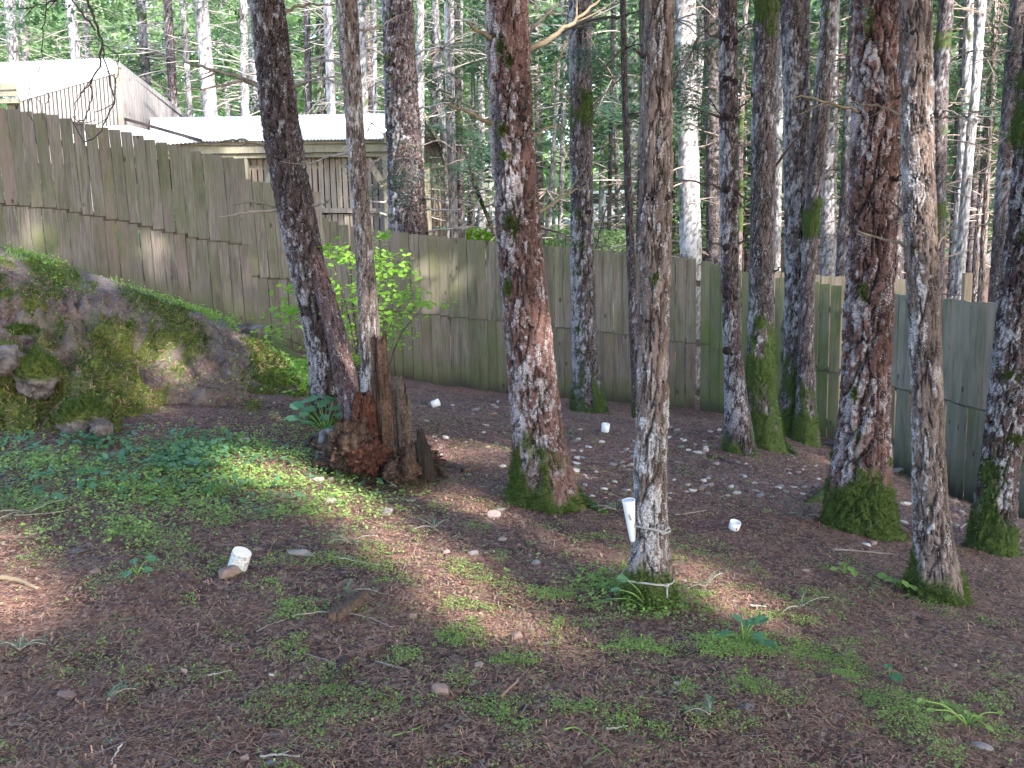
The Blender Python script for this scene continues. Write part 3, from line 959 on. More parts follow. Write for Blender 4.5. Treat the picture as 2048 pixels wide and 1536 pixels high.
# ================================================================== trees
def trunk_arrays(P, R, n_a, zs_vis, n_v, z_top, n_t, plate=0.05, depth=0.012, flare=0.0, lobes=5, seed=0,
                 moss_h=0.0, moss_patch=0.0, lichen=0.5, lich_side=0.5, stretch=0.30, knots=()):
    """displaced trunk: centre line P with radii R (bottom to top), rings dense up to zs_vis"""
    P, R = np.asarray(P, float), np.asarray(R, float)
    z0 = P[0, 2]
    zz = np.concatenate([np.linspace(z0, zs_vis, n_v), np.linspace(zs_vis, z_top, n_t + 1)[1:]])
    o = np.argsort(P[:, 2])
    P, R = P[o], R[o]
    fine = np.linspace(z0, P[-1, 2], 200)
    cx, cy, rr = (np.interp(fine, P[:, 2], a) for a in (P[:, 0], P[:, 1], R))
    k = np.ones(9) / 9
    pad = lambda a: np.convolve(np.concatenate([np.full(4, a[0]) - (np.arange(4, 0, -1) * (a[1] - a[0])), a, np.full(4, a[-1]) + np.arange(1, 5) * (a[-1] - a[-2])]), k, 'valid')
    cx, cy, rr = pad(cx), pad(cy), pad(rr)
    cx, cy, rr = (np.interp(zz, fine, a) for a in (cx, cy, rr))
    th = np.linspace(0, 2 * np.pi, n_a, endpoint=False)
    TH, ZZ = np.meshgrid(th, zz)
    th_, z_ = TH.ravel(), ZZ.ravel()
    r_ = np.repeat(rr, n_a)
    h = z_ - z0
    dirx, diry = np.cos(th_), np.sin(th_)
    p3 = np.stack([dirx * r_, diry * r_, z_], 1) + seed * 3.17
    rm = float(np.median(R))
    nu = max(5, int(round(2 * np.pi * rm / plate)))
    asp = 1.1 / stretch
    wd = fbm(np.stack([dirx * 2.2, diry * 2.2, z_ * 2.6], 1) + seed, 3, seed)
    wd2 = fbm(np.stack([dirx * 5, diry * 5, z_ * 9], 1) + seed, 2, seed + 2)
    uu_ = th_ / (2 * np.pi) * nu + 1.1 * wd + 0.45 * wd2
    vv_ = z_ / (plate * asp) + 0.5 * wd2 + 0.6 * wd
    f1, f2, cid = worley2(uu_, vv_, nu, seed)
    ed = f2 - f1
    crev = 1 - sstep(0.02, 0.22, ed + 0.07 * wd2)
    f1s, f2s, cids = worley2(uu_ * 2, vv_ * 3.1 + 5, nu * 2, seed + 7)
    crev2 = (1 - sstep(0.0, 0.14, f2s - f1s)) * 0.85
    fl = np.exp(-h / 0.16)
    ph = seed * 1.3
    lob = (0.5 + 0.5 * np.cos(lobes * th_ + ph + 1.2 * np.sin(th_ * 2 + ph))) ** 1.5
    rad = r_ * (1 + flare * fl * lob) * (1 + 0.05 * fbm(np.stack([dirx, diry, z_ * 1.3], 1) * 1.5 + seed, 3, seed + 3))
    plates = (cid - 0.5) * 0.5
    rid = 1 - 2 * np.abs(fbm(np.stack([dirx * rm * 38, diry * rm * 38, z_ * 7], 1) + seed, 3, seed + 6))
    d = depth * 1.25 * (0.45 - 1.3 * crev + 0.9 * plates - 0.5 * crev2 + 0.3 * (cids - 0.5) + 0.22 * rid + 0.4 * fbm(p3 * 55, 2, seed + 5))
    for (kth, kz, kr) in knots:
        g = np.exp(-((np.angle(np.exp(1j * (th_ - kth))) * r_ / 0.05) ** 2 + ((z_ - kz) / 0.06) ** 2))
        d = d + kr * g
    # moss
    mn = fbm(p3 * 6, 4, seed + 11)
    moss = np.zeros(len(h))
    if moss_h > 0:
        side = 0.25 * np.cos(th_ - 3.9)
        mg = fbm(np.stack([dirx * 2.5, diry * 2.5, z_ * 3], 1) + seed, 3, seed + 12)
        moss = 1 - sstep(-0.35, 0.30, (h / moss_h - 1) * 0.8 + 0.9 * mg + 0.7 * mn - side)
    if moss_patch > 0:
        mm = fbm(np.stack([dirx * r_ * 3, diry * r_ * 3, z_ * 1.6], 1) + seed * 2, 3, seed + 17)
        moss = np.maximum(moss, sstep(0.42 - moss_patch, 0.60 - moss_patch, mm + 0.2 * mn))
    lb = fbm(np.stack([p3[:, 0] * 3.5, p3[:, 1] * 3.5, p3[:, 2] * 1.5], 1), 2, seed + 23)
    ln = fbm(np.stack([p3[:, 0] * 26, p3[:, 1] * 26, p3[:, 2] * 13], 1), 4, seed + 27, 0.65)
    side = -dirx * lich_side * 0.22 - diry * 0.03
    lic = sstep(0.19, 0.31, 0.5 * lb + 0.75 * ln + side + (lichen - 0.5) * 0.5 - 0.07 + 0.25 * (cid - 0.5)) * (1 - 0.85 * crev) * (1 - 0.6 * crev2)
    lic *= sstep(0.15, 0.6, h)
    d = d + moss * 0.016 * (0.5 + 1.4 * mn) + lic * 0.002
    rad = np.maximum(rad + d, r_ * 0.45)
    V = np.stack([np.repeat(cx, n_a) + dirx * rad, np.repeat(cy, n_a) + diry * rad, z_], 1)
    return V, grid_quads(len(zz), n_a, True), np.stack([np.maximum(crev, 0.6 * crev2), lic * (1 - moss), moss, np.where(crev2 > 0.9, 0, 0.35 * cid + 0.65 * cids)], 1), np.stack([dirx, diry, 0 * dirx], 1)

def px_branch(tree, Y, pts, w0, w1=None, dY=0.0, mat=None, twigs=2, seed=0, name='branch'):
    """branch traced through photograph pixels at distance Y, receding by dY; own small twigs"""
    r = random.Random(seed * 17 + int(pts[0][0]))
    n = len(pts)
    P = np.array([at(x, y, Y + dY * i / (n - 1)) for i, (x, y) in enumerate(pts)])
    w1 = w1 if w1 is not None else w0 * 0.35
    R = np.linspace(w0 * 1.2, w1 * 1.2, n) / 2 * pxm(Y)
    Q, rr = resample(P, R, max(7, 4 * n))
    Q[1:] += np.array([[r.gauss(0, 0.006) for _ in range(3)] for _ in range(len(Q) - 1)])
    ac = Acc()
    ac.add(*tube_arrays(Q, rr, 6))
    for _ in range(twigs):
        i = r.randrange(len(Q) // 3, len(Q) - 1)
        t = Q[min(i + 1, len(Q) - 1)] - Q[i - 1]
        t /= np.linalg.norm(t)
        d = t * 0.7 + np.array([r.uniform(-0.8, 0.8), r.uniform(-0.8, 0.8), r.uniform(-0.7, 0.5)])
        L = np.linalg.norm(Q[-1] - Q[0]) * r.uniform(0.2, 0.45)
        e = Q[i] + d / np.linalg.norm(d) * L
        q2, r2 = resample([Q[i], (Q[i] + e) / 2 + np.array([0, 0, -0.05 * L]), e], [rr[i] * 0.6, rr[i] * 0.45, 0.0015], 6)
        ac.add(*tube_arrays(q2, r2, 5))
    V, Qd, T, _ = ac.arr()
    return part(name, tree, V, Qd, T, mat=mat or BRANCH)

def bough_proto(seed, L=1.5):
    """flat drooping conifer bough along +x"""
    r = random.Random(seed)
    V, T = [], []
    def tri(a, b, c):
        V.extend([a, b, c]); T.append((len(V) - 3, len(V) - 2, len(V) - 1))
    nt = 13
    for k in range(1, nt + 1):
        s = k / nt
        x = s * L
        z = -0.28 * s * s * L + 0.05 * math.sin(3 * s)
        tl = L * 0.42 * (1 - s * 0.75) * r.uniform(0.75, 1.15)
        for sd in (-1, 1):
            a = math.radians(r.uniform(42, 62)) * sd
            dx, dy = math.cos(a), math.sin(a)
            nn = 9
            for j in range(nn):
                u = (j + r.uniform(0.2, 0.8)) / nn
                px_, py_ = x + dx * tl * u, dy * tl * u
                pz = z - 0.12 * u * tl + r.uniform(-0.015, 0.015)
                for q in (-1, 1):
                    b = a + q * math.radians(r.uniform(25, 55))
                    nl = r.uniform(0.05, 0.10)
                    ex, ey, ez = px_ + math.cos(b) * nl, py_ + math.sin(b) * nl, pz - r.uniform(0, 0.03)
                    wx, wy_ = -math.sin(b) * 0.013, math.cos(b) * 0.013
                    tri((px_ - wx, py_ - wy_, pz), (px_ + wx, py_ + wy_, pz), (ex, ey, ez))
    return np.array(V), np.array(T)
BOUGH = [bough_proto(k) for k in range(5)]
def add_bough(ac, p, az, pitch, scale, k):
    V, T = BOUGH[k % 5]
    V = V * scale
    ca, sa = math.cos(pitch), math.sin(pitch)
    V = np.stack([V[:, 0] * ca - V[:, 2] * sa, V[:, 1], V[:, 0] * sa + V[:, 2] * ca], 1)
    c, s = math.cos(az), math.sin(az)
    V = np.stack([V[:, 0] * c - V[:, 1] * s, V[:, 0] * s + V[:, 1] * c, V[:, 2]], 1)
    ac.add(V + np.asarray(p), None, T)

NEAR = {}
def tuft(t, Y, px, py, w, h, rp, n=260, name='moss_tuft'):
    """moss cushion on the front of a trunk rp pixels in radius, centred on its axis near px"""
    rg = np.random.default_rng(int(px * 7 + py))
    a = rg.normal(0, 0.42, n) * w
    bz = rg.normal(0, 0.42, n) * h
    cx = np.clip(a, -rp * 0.95, rp * 0.95)
    dep = np.sqrt(np.maximum(rp * rp - (cx) ** 2, 0)) * pxm(Y)
    P = np.array([at(px + x, py + z, Y) for x, z in zip(cx, bz)])
    P[:, 1] -= dep
    N_ = np.tile([0.0, -1.0, -0.35], (n, 1))
    V, T = blades(P, N_, 0.028, 0.5, -0.1, 0.16, rg)
    return part(name, t, V, tris=T, mat=MOSS, smooth=False, kind='stuff')
def knot(t, Y, px, py, size, rp):
    """dark branch-whorl knot on the front of a trunk"""
    p = at(px, py, Y)
    p[1] -= rp * pxm(Y) * 0.86
    th = np.linspace(0, 2 * np.pi, 18, endpoint=False)
    ph = np.linspace(0.05, np.pi - 0.05, 10)
    TH, PH = np.meshgrid(th, ph)
    d = np.stack([np.sin(PH) * np.cos(TH), np.sin(PH) * np.sin(TH), np.cos(PH)], -1).reshape(-1, 3)
    k = 1 + 0.5 * fbm(d * 2.2 + px, 3, int(px))
    V = p + d * k[:, None] * size * pxm(Y) * np.array([0.6, 0.35, 0.5])
    M = np.zeros((len(V), 4))
    M[:, 0] = 0.7
    return part('knot', t, V, grid_quads(10, 18, True), mat=BARK_DARK, attrs={'mask': M})
def near_tree(key, label, Y, path, mat, n_a=96, n_v=420, top=15.0, plate=0.05, depth=0.012, flare=0.25, moss_h=0, moss_patch=0, lichen=0.5,
              lich_side=0.5, seed=1, base=True, group='trees inside the fenced yard', nmoss=2600, cat='tree', name='pine_tree', crown=True, stretch=0.3, knots=()):
    P = [at(x, y, Y) for x, y, w in path]
    R = [w / 2 * pxm(Y) for x, y, w in path]
    b = P[0].copy()
    g = gz1(b[0], b[1])
    b[2] = min(b[2], g) - 0.12
    P = [b] + P
    R = [R[0] * 1.04] + R
    d = (P[-1] - P[-3]) / (P[-1][2] - P[-3][2])
    z_vis = P[-1][2] + 0.15
    e = P[-1].copy()
    e += d * (top - e[2]) * 0.6
    e[2] = top
    P.append(e)
    R.append(R[-1] * 0.35)
    t = thing(name, label, cat, (b[0], b[1], g), group)
    V, Q, M, Nn = trunk_arrays(P, R, n_a, z_vis, n_v, top, 24, plate, depth, flare, 5, seed, moss_h, moss_patch, lichen, lich_side, stretch, knots)
    tr = part('trunk', t, V, Q, mat=mat, attrs={'mask': M})
    if nmoss and M[:, 2].max() > 0.5:
        idx = np.where((M[:, 2] > 0.6) & (V[:, 2] < z_vis))[0]
        if len(idx):
            pk = RNG.choice(idx, nmoss)
            pts = V[pk] + RNG.normal(0, 0.006, (nmoss, 3))
            bv, bt = blades(pts, Nn[pk], 0.026, 0.6, 0.05, 0.16)
            part('moss', tr, bv, tris=bt, mat=MOSS, smooth=False, kind='stuff')
    if crown:
        ac = Acc()
        rr = random.Random(seed)
        for i in range(26):
            s = i / 26
            z = top - 6.0 + s * 6.2
            c = np.array([np.interp(z, [P[-2][2], top], [P[-2][k], P[-1][k]]) for k in range(3)])
            c[2] = z
            add_bough(ac, c, rr.uniform(0, 6.28), rr.uniform(-0.35, 0.1), (1.3 - 0.9 * s) * rr.uniform(0.7, 1.1), i)
        Vc, _, Tc, _ = ac.arr()
        part('crown', t, Vc, tris=Tc, mat=NEEDLE, smooth=False)
    NEAR[key] = (t, Y, V)
    return t
def root(t, Y, pts, w0, w1, mat, seed=0, moss=0.0, name='root'):
    P = np.array([on_ground(x, y) for x, y in pts])
    n = len(P)
    R = np.linspace(w0, w1, n) / 2 * pxm(Y)
    Q, rr = resample(P, R, 22)
    V, Qd, T = tube_arrays(Q, rr, 12)
    V = V + 0.012 * np.stack([fbm(V * 14 + k * 9, 3, seed + k) for k in range(3)], 1)
    M = np.zeros((len(V), 4))
    M[:, 2] = moss
    M[:, 3] = 0.5
    o = part(name, t, V, Qd, T, mat=mat, attrs={'mask': M})
    if moss > 0.5:
        pk = RNG.integers(0, len(V), 600)
        bv, bt = blades(V[pk], np.tile([0, 0, 1.0], (600, 1)), 0.018, 0.6, 0.3, 0.2)
        part('moss', o, bv, tris=bt, mat=MOSS, smooth=False, kind='stuff')
    return o

# --- A: trunk leaning left that stands on two legs over the stump
t = near_tree('A', 'thick trunk leaning over on two legs straddling the rotten stump', 8.8,
              [(662, 845, 84), (652, 757, 54), (640, 680, 52), (630, 610, 60), (616, 540, 68), (592, 415, 70), (568, 299, 68), (552, 180, 66), (533, 0, 60)],
              BARK_DARK, depth=0.015, plate=0.055, lichen=0.62, lich_side=1.0, seed=2, flare=0.2, moss_h=0.25, nmoss=600)
P = np.array([at(x, y, 8.75 - 0.9 * max(0, (y - 560)) / 320) for x, y in ((728, 900), (712, 840), (691, 757), (670, 655), (645, 570), (624, 500))])
V, Qd, M, _n = trunk_arrays(P, np.array([58, 47, 42, 38, 36, 24]) / 2 * pxm(8.5), 60, P[-1][2] - 0.01, 200, P[-1][2], 2, 0.05, 0.009, 0.1, 5, 77, 0, 0, 0.30, 0.3, 0.3)
part('leg', t, V, Qd, mat=BARK_RED, attrs={'mask': M})
for k, (pts, w) in enumerate([([(540, 182), (470, 152), (420, 140), (369, 123)], 9), ([(489, 160), (450, 170), (410, 178), (372, 176)], 5), ([(560, 412), (510, 404), (468, 407)], 7),
                              ([(563, 420), (500, 424), (448, 433)], 6), ([(538, 292), (490, 279), (455, 282), (420, 286)], 6), ([(573, 178), (620, 160), (690, 150)], 6),
                              ([(560, 25), (610, 8), (668, 10)], 6), ([(610, 416), (640, 408), (662, 402)], 5), ([(520, 20), (500, 5), (480, -20)], 7)]):
    px_branch(t, 8.8, pts, w, dY=-0.3 if k % 2 else 0.3, seed=k, mat=TWIG if k % 2 else BRANCH)
# --- C: slim trunk behind the stump
t = near_tree('C', 'slim grey trunk rising straight out of the rotten stump', 7.7,
              [(757, 905, 54), (746, 800, 46), (742, 757, 43), (739, 655, 40), (729, 513, 34), (721, 410, 34), (711, 273, 33), (704, 171, 35), (693, 0, 40)],
              BARK_TAN, n_a=72, depth=0.006, plate=0.05, lichen=0.62, seed=5, flare=0.1)
for k, (pts, w) in enumerate([([(708, 350), (698, 338), (690, 331)], 8), ([(703, 168), (680, 128), (650, 119), (618, 118)], 6), ([(703, 178), (650, 155), (600, 140)], 5), ([(735, 338), (750, 322), (764, 312)], 6),
                              ([(697, 305), (650, 316), (605, 331)], 5), ([(712, 60), (760, 55), (800, 30)], 5)]):
    px_branch(t, 7.7, pts, w, dY=0.25, seed=20 + k, mat=TWIG)
# --- D: big trunk just behind the fence
t = near_tree('D', 'broad dark red trunk standing behind the fence in front of the shed', 16.6,
              [(822, 760, 92), (820, 560, 80), (817, 461, 75), (811, 342, 66), (802, 171, 60), (794, 0, 57)],
              BARK_DARK, n_a=90, n_v=330, depth=0.022, plate=0.085, lichen=0.5, lich_side=1.1, seed=8, top=19, group='trees behind the fence')
for k, (pts, w) in enumerate([([(778, 118), (750, 100), (715, 92)], 5), ([(824, 112), (850, 100), (880, 92)], 4), ([(836, 218), (870, 212), (900, 203)], 4), ([(780, 215), (755, 205), (735, 200)], 4),
                              ([(842, 395), (880, 402), (905, 398)], 4), ([(778, 405), (745, 402), (720, 410)], 4), ([(846, 418), (880, 421), (920, 419)], 5), ([(780, 432), (750, 424), (722, 420)], 5), ([(848, 466), (880, 458), (930, 456)], 4)]):
    px_branch(t, 16.6, pts, w, dY=-0.6, seed=40 + k, mat=TWIG_PALE)
for a in ((782, 35), (778, 120), (782, 160), (800, 408), (786, 432)):
    tuft(t, 16.6, a[0], a[1], 12, 10, 30, 160)
# --- E: thick trunk in the middle
t = near_tree('E', 'thickest reddish trunk in the middle of the yard with a mossy foot', 6.8,
              [(1094, 1002, 136), (1089, 962, 116), (1075, 860, 97), (1064, 757, 90), (1056, 655, 87), (1045, 552, 86), (1041, 513, 84), (1029, 342, 79), (1018, 171, 79), (1014, 0, 78)],
              BARK_RED, n_a=130, n_v=620, depth=0.014, plate=0.085, lichen=0.52, lich_side=0.8, seed=11, stretch=0.36, moss_h=0.33, flare=0.5, nmoss=7000)
root(t, 6.8, [(1120, 985), (1160, 1003), (1190, 1018), (1212, 1030)], 46, 12, BARK_RED, 3, 1.0)
for k, (pts, w) in enumerate([([(994, 88), (968, 68), (937, 48)], 10), ([(1056, 102), (1105, 75), (1150, 40), (1200, 0)], 11), ([(1046, 76), (1082, 42), (1118, 2)], 8), ([(1000, 262), (962, 236), (930, 222), (894, 208)], 9),
                              ([(1060, 272), (1090, 258), (1124, 249)], 7), ([(1040, 238), (1050, 215), (1058, 190)], 8), ([(1072, 428), (1120, 396), (1170, 372)], 7), ([(1048, 425), (1060, 402), (1072, 388)], 7),
                              ([(1066, 455), (1110, 462), (1150, 478)], 4), ([(1035, 138), (1043, 126), (1048, 118)], 7), ([(1128, 82), (1112, 150), (1100, 190), (1112, 215)], 3)]):
    px_branch(t, 6.8, pts, w, dY=-0.3 if k in (0, 3, 5, 7) else 0.35 if k != 10 else 0, seed=60 + k, mat=(BRANCH, BRANCH, TWIG_DARK)[k % 3])
root(t, 6.8, [(1060, 985), (1035, 1003), (1012, 1008)], 34, 8, BARK_RED, 13, 1.0)
for a in ((1006, 262, 14, 16), (1012, 312, 16, 10), (1022, 440, 18, 22), (1028, 455, 10, 24), (1002, 100, 12, 26), (1015, 575, 10, 22), (1018, 125, 10, 14)):
    tuft(t, 6.8, a[0], a[1], a[2], a[3], 39)
for a in ((1036, 140, 15), (1042, 242, 16), (1050, 426, 16), (1065, 610, 12)):
    knot(t, 6.8, a[0], a[1], a[2], 38)
# --- F
t = near_tree('F', 'lichen-streaked trunk with moss collars close to the middle of the fence', 12.4,
              [(1180, 832, 80), (1177, 800, 58), (1172, 757, 52), (1168, 655, 46), (1164, 513, 43), (1163, 342, 41), (1161, 171, 41), (1160, 0, 42)],
              BARK_GREY, n_a=80, n_v=330, depth=0.014, plate=0.06, lichen=0.55, lich_side=1.1, seed=14, moss_h=0.42, moss_patch=0.10, flare=0.3, nmoss=2600, top=17)
for k, (pts, w) in enumerate([([(1145, 485), (1110, 462), (1078, 455)], 4), ([(1180, 490), (1220, 492), (1260, 500)], 3), ([(1150, 200), (1110, 180), (1075, 168)], 4), ([(1178, 225), (1215, 180), (1240, 150)], 3), ([(1148, 318), (1135, 308), (1128, 305)], 4)]):
    px_branch(t, 12.4, pts, w, dY=-0.5, seed=80 + k, mat=TWIG)
for a in ((1160, 490, 20, 16), (1158, 545, 20, 8), (1160, 655, 24, 10), (1166, 700, 18, 10), (1160, 190, 16, 22), (1158, 430, 8, 16)):
    tuft(t, 12.4, a[0], a[1], a[2], a[3], 22, 220)
for a in ((1175, 425, 12), (1165, 312, 12)):
    knot(t, 12.4, a[0], a[1], a[2], 20)
# --- G thin dark stem
t = near_tree('G', 'very thin dark stem beside the rope-tied trunk', 11.6,
              [(1277, 845, 23), (1270, 700, 20), (1262, 513, 17), (1255, 340, 14), (1249, 170, 12), (1246, 0, 12)],
              BARK_DARK, n_a=24, n_v=200, depth=0.003, plate=0.04, lichen=0.2, seed=17, moss_h=0.3, flare=0.1, nmoss=300, top=11, crown=False)
for k, (pts, w) in enumerate([([(1246, 32), (1190, 38), (1150, 52), (1100, 78)], 5), ([(1250, 92), (1215, 128), (1180, 168)], 4), ([(1255, 362), (1222, 395), (1205, 440), (1190, 500)], 4), ([(1250, 95), (1290, 88), (1340, 100)], 3),
                              ([(1252, 230), (1290, 225), (1320, 240)], 3), ([(1248, 30), (1275, 24), (1310, 36)], 4), ([(1248, 150), (1200, 200), (1170, 260)], 3)]):
    px_branch(t, 11.6, pts, w, dY=-0.4, seed=100 + k, mat=TWIG_DARK, twigs=3)
# --- H rope tree
tH = near_tree('H', 'lichen-spotted trunk tied with two cords beside the white cone', 4.75,
               [(1297, 1212, 98), (1296, 1180, 86), (1297, 1120, 76), (1300, 1060, 66), (1300, 960, 61), (1302, 860, 58), (1306, 757, 58), (1307, 655, 58), (1310, 513, 57), (1312, 342, 58), (1316, 171, 54), (1320, 0, 49)],
               BARK_TAN, n_a=110, n_v=620, depth=0.010, plate=0.065, lichen=0.54, lich_side=0.7, seed=20, moss_h=0.24, flare=0.45, nmoss=1800)
for k, (pts, w) in enumerate([([(1316, 178), (1306, 145), (1298, 110), (1288, 78)], 8), ([(1338, 180), (1352, 150), (1358, 120)], 5), ([(1286, 110), (1276, 104), (1268, 96)], 5), ([(1338, 395), (1346, 390), (1352, 382)], 5)]):
    px_branch(tH, 4.75, pts, w, dY=-0.1, seed=120 + k, mat=TWIG_DARK, twigs=1)
root(tH, 4.75, [(1318, 1190), (1334, 1208), (1342, 1226)], 26, 8, BARK_TAN, 14, 0.3)
for a in ((1316, 186, 14), (1296, 398, 12), (1328, 396, 13), (1292, 640, 10), (1310, 545, 9), (1320, 760, 9)):
    knot(tH, 4.75, a[0], a[1], a[2], 28)
for a in ((1306, 552, 8, 12),):
    tuft(tH, 4.75, a[0], a[1], a[2], a[3], 28, 90)
# --- I
t = near_tree('I', 'slim trunk with dark whorl knots and pale resin streaks', 9.5,
              [(1483, 908, 66), (1477, 860, 50), (1469, 757, 39), (1462, 655, 33), (1460, 552, 33), (1458, 342, 34), (1457, 171, 34), (1456, 0, 33)],
              BARK_DARK, n_a=70, n_v=380, depth=0.008, plate=0.045, lichen=0.60, lich_side=0.8, seed=23, moss_h=0.22, flare=0.45, nmoss=900)
for k, (pts, w) in enumerate([([(1452, 238), (1415, 225), (1375, 212)], 5), ([(1464, 232), (1485, 212), (1500, 198)], 4), ([(1450, 380), (1410, 365), (1360, 358)], 5), ([(1452, 495), (1425, 485), (1400, 475)], 4),
                              ([(1466, 490), (1490, 482), (1515, 480)], 4), ([(1452, 78), (1420, 70), (1390, 40)], 4), ([(1470, 70), (1490, 50), (1510, 45)], 4), ([(1466, 385), (1500, 400), (1520, 425)], 4), ([(1452, 245), (1425, 205), (1412, 190)], 3)]):
    px_branch(t, 9.5, pts, w, dY=-0.2, seed=140 + k, mat=TWIG_DARK)
for py in (80, 160, 235, 380, 495, 590, 700):
    knot(t, 9.5, 1452, py, 15, 16)
    knot(t, 9.5, 1465, py + 5, 13, 16)
# --- J mossy
t = near_tree('J', 'green mossy trunk with a spreading root foot', 10.0,
              [(1530, 897, 84), (1526, 840, 62), (1521, 757, 51), (1521, 655, 49), (1524, 513, 46), (1526, 342, 45), (1529, 171, 44), (1533, 0, 42)],
              BARK_GREY, n_a=80, n_v=360, depth=0.008, plate=0.05, lichen=0.40, lich_side=0.9, seed=26, moss_h=0.75, moss_patch=0.34, flare=0.35, nmoss=5200)
root(t, 10, [(1548, 880), (1572, 895), (1592, 912)], 30, 9, BARK_GREY, 5, 1.0)
for k, (pts, w) in enumerate([([(1544, 342), (1575, 300), (1605, 262), (1632, 232)], 5), ([(1508, 195), (1495, 175), (1485, 160)], 4), ([(1508, 330), (1490, 322), (1475, 318)], 4), ([(1544, 545), (1556, 538), (1562, 532)], 4), ([(1504, 430), (1485, 415), (1475, 400)], 4)]):
    px_branch(t, 10, pts, w, dY=-0.2, seed=160 + k, mat=TWIG_DARK)
# --- K, L pair
t = near_tree('K', 'straight grey trunk with a moss foot flaring aside, farther of the close pair', 11.2,
              [(1582, 870, 78), (1588, 820, 58), (1592, 757, 50), (1594, 655, 46), (1594, 513, 45), (1594, 342, 46), (1593, 171, 47), (1589, 0, 54)],
              BARK_GREY, n_a=80, n_v=330, depth=0.012, plate=0.05, lichen=0.60, lich_side=0.9, seed=29, moss_h=0.55, moss_patch=0.12, flare=0.4, nmoss=2600)
for k, (pts, w) in enumerate([([(1612, 345), (1630, 340), (1650, 338)], 3), ([(1612, 118), (1640, 100), (1660, 60)], 3)]):
    px_branch(t, 11.2, pts, w, dY=-0.2, seed=170 + k, mat=TWIG)
t = near_tree('L', 'thin trunk bending away over the mossy foot of its straight neighbour', 10.9,
              [(1613, 893, 58), (1612, 850, 42), (1612, 757, 33), (1612, 655, 29), (1616, 552, 26), (1626, 400, 28), (1645, 200, 32), (1661, 0, 27)],
              BARK_GREY, n_a=64, n_v=320, depth=0.008, plate=0.045, lichen=0.48, seed=32, moss_h=0.5, moss_patch=0.20, flare=0.2, nmoss=2200)
px_branch(t, 10.9, [(1628, 372), (1650, 350), (1668, 342)], 3, seed=181, mat=TWIG)
# --- M big right
t = near_tree('M', 'massive furrowed red trunk with thick moss skirt near the silver grey fence', 7.2,
              [(1718, 1062, 138), (1718, 1010, 124), (1721, 960, 108), (1727, 860, 95), (1732, 757, 88), (1736, 655, 87), (1742, 513, 82), (1747, 342, 78), (1754, 171, 80), (1758, 0, 83)],
              BARK_RED, n_a=130, n_v=600, depth=0.021, plate=0.08, lichen=0.42, lich_side=1.0, seed=35, moss_h=0.42, flare=0.55, nmoss=7500)
root(t, 7.2, [(1690, 985), (1660, 990), (1635, 1000), (1612, 1005)], 60, 10, BARK_RED, 7, 1.0)
for k, (pts, w) in enumerate([([(1735, 232), (1700, 216), (1640, 200), (1582, 191)], 7), ([(1712, 205), (1705, 195), (1700, 190)], 6), ([(1786, 210), (1798, 195), (1805, 186)], 6), ([(1785, 370), (1795, 358), (1808, 345)], 7)]):
    px_branch(t, 7.2, pts, w, dY=-0.3, seed=190 + k, mat=BRANCH if k == 0 else TWIG_DARK, twigs=1)
for a in ((1722, 45, 14, 40), (1712, 580, 10, 18), (1695, 780, 8, 16)):
    tuft(t, 7.2, a[0], a[1], a[2], a[3], 40, 200)
for a in ((1735, 230, 18), (1770, 360, 14), (1722, 500, 12)):
    knot(t, 7.2, a[0], a[1], a[2], 38)
# --- N
t = near_tree('N', 'pale tan trunk with cracked bark and a bright moss sock', 5.7,
              [(1879, 1192, 112), (1876, 1160, 92), (1870, 1105, 73), (1860, 1002, 63), (1859, 960, 62), (1857, 860, 58), (1853, 757, 57), (1850, 655, 58), (1844, 513, 58), (1837, 342, 56), (1833, 171, 57), (1830, 0, 55)],
              BARK_TAN, n_a=110, n_v=620, depth=0.010, plate=0.085, lichen=0.40, lich_side=1.0, seed=38, moss_h=0.24, flare=0.45, nmoss=4000)
for k, (pts, w) in enumerate([([(1812, 229), (1770, 218), (1700, 205)], 6), ([(1846, 232), (1844, 185), (1822, 160), (1795, 158)], 7), ([(1815, 492), (1770, 478), (1712, 470)], 6), ([(1852, 500), (1830, 455), (1800, 420), (1762, 385)], 5),
                              ([(1872, 500), (1890, 470), (1905, 452)], 5), ([(1858, 245), (1890, 235), (1930, 232)], 4), ([(1840, 10), (1850, -10), (1860, -30)], 6)]):
    px_branch(t, 5.7, pts, w, dY=0.2, seed=200 + k, mat=(BRANCH, TWIG_DARK)[k % 2], twigs=1)
root(t, 5.7, [(1895, 1170), (1915, 1186), (1935, 1192)], 30, 8, BARK_TAN, 15, 1.0)
for a in ((1846, 234, 15), (1820, 70, 14), (1856, 497, 14), (1820, 490, 12), (1850, 770, 12), (1840, 620, 10)):
    knot(t, 5.7, a[0], a[1], a[2], 27)
# --- O right edge
t = near_tree('O', 'dark trunk cut by the picture edge, moss bands and moss foot', 7.2,
              [(1984, 1108, 92), (1986, 1050, 80), (1995, 960, 68), (2008, 860, 69), (2022, 757, 71), (2033, 655, 72), (2045, 552, 72), (2062, 400, 70), (2080, 200, 68), (2092, 0, 66)],
              BARK_DARK, n_a=110, n_v=480, depth=0.016, plate=0.055, lichen=0.60, lich_side=0.8, seed=41, moss_h=0.48, moss_patch=0.16, flare=0.4, nmoss=3600)

for a in ((2040, 640, 26, 30), (2015, 745, 34, 14), (2010, 870, 34, 16), (2040, 470, 20, 20), (1990, 940, 24, 20)):
    tuft(t, 7.2, a[0], a[1], a[2], a[3], 34, 420)

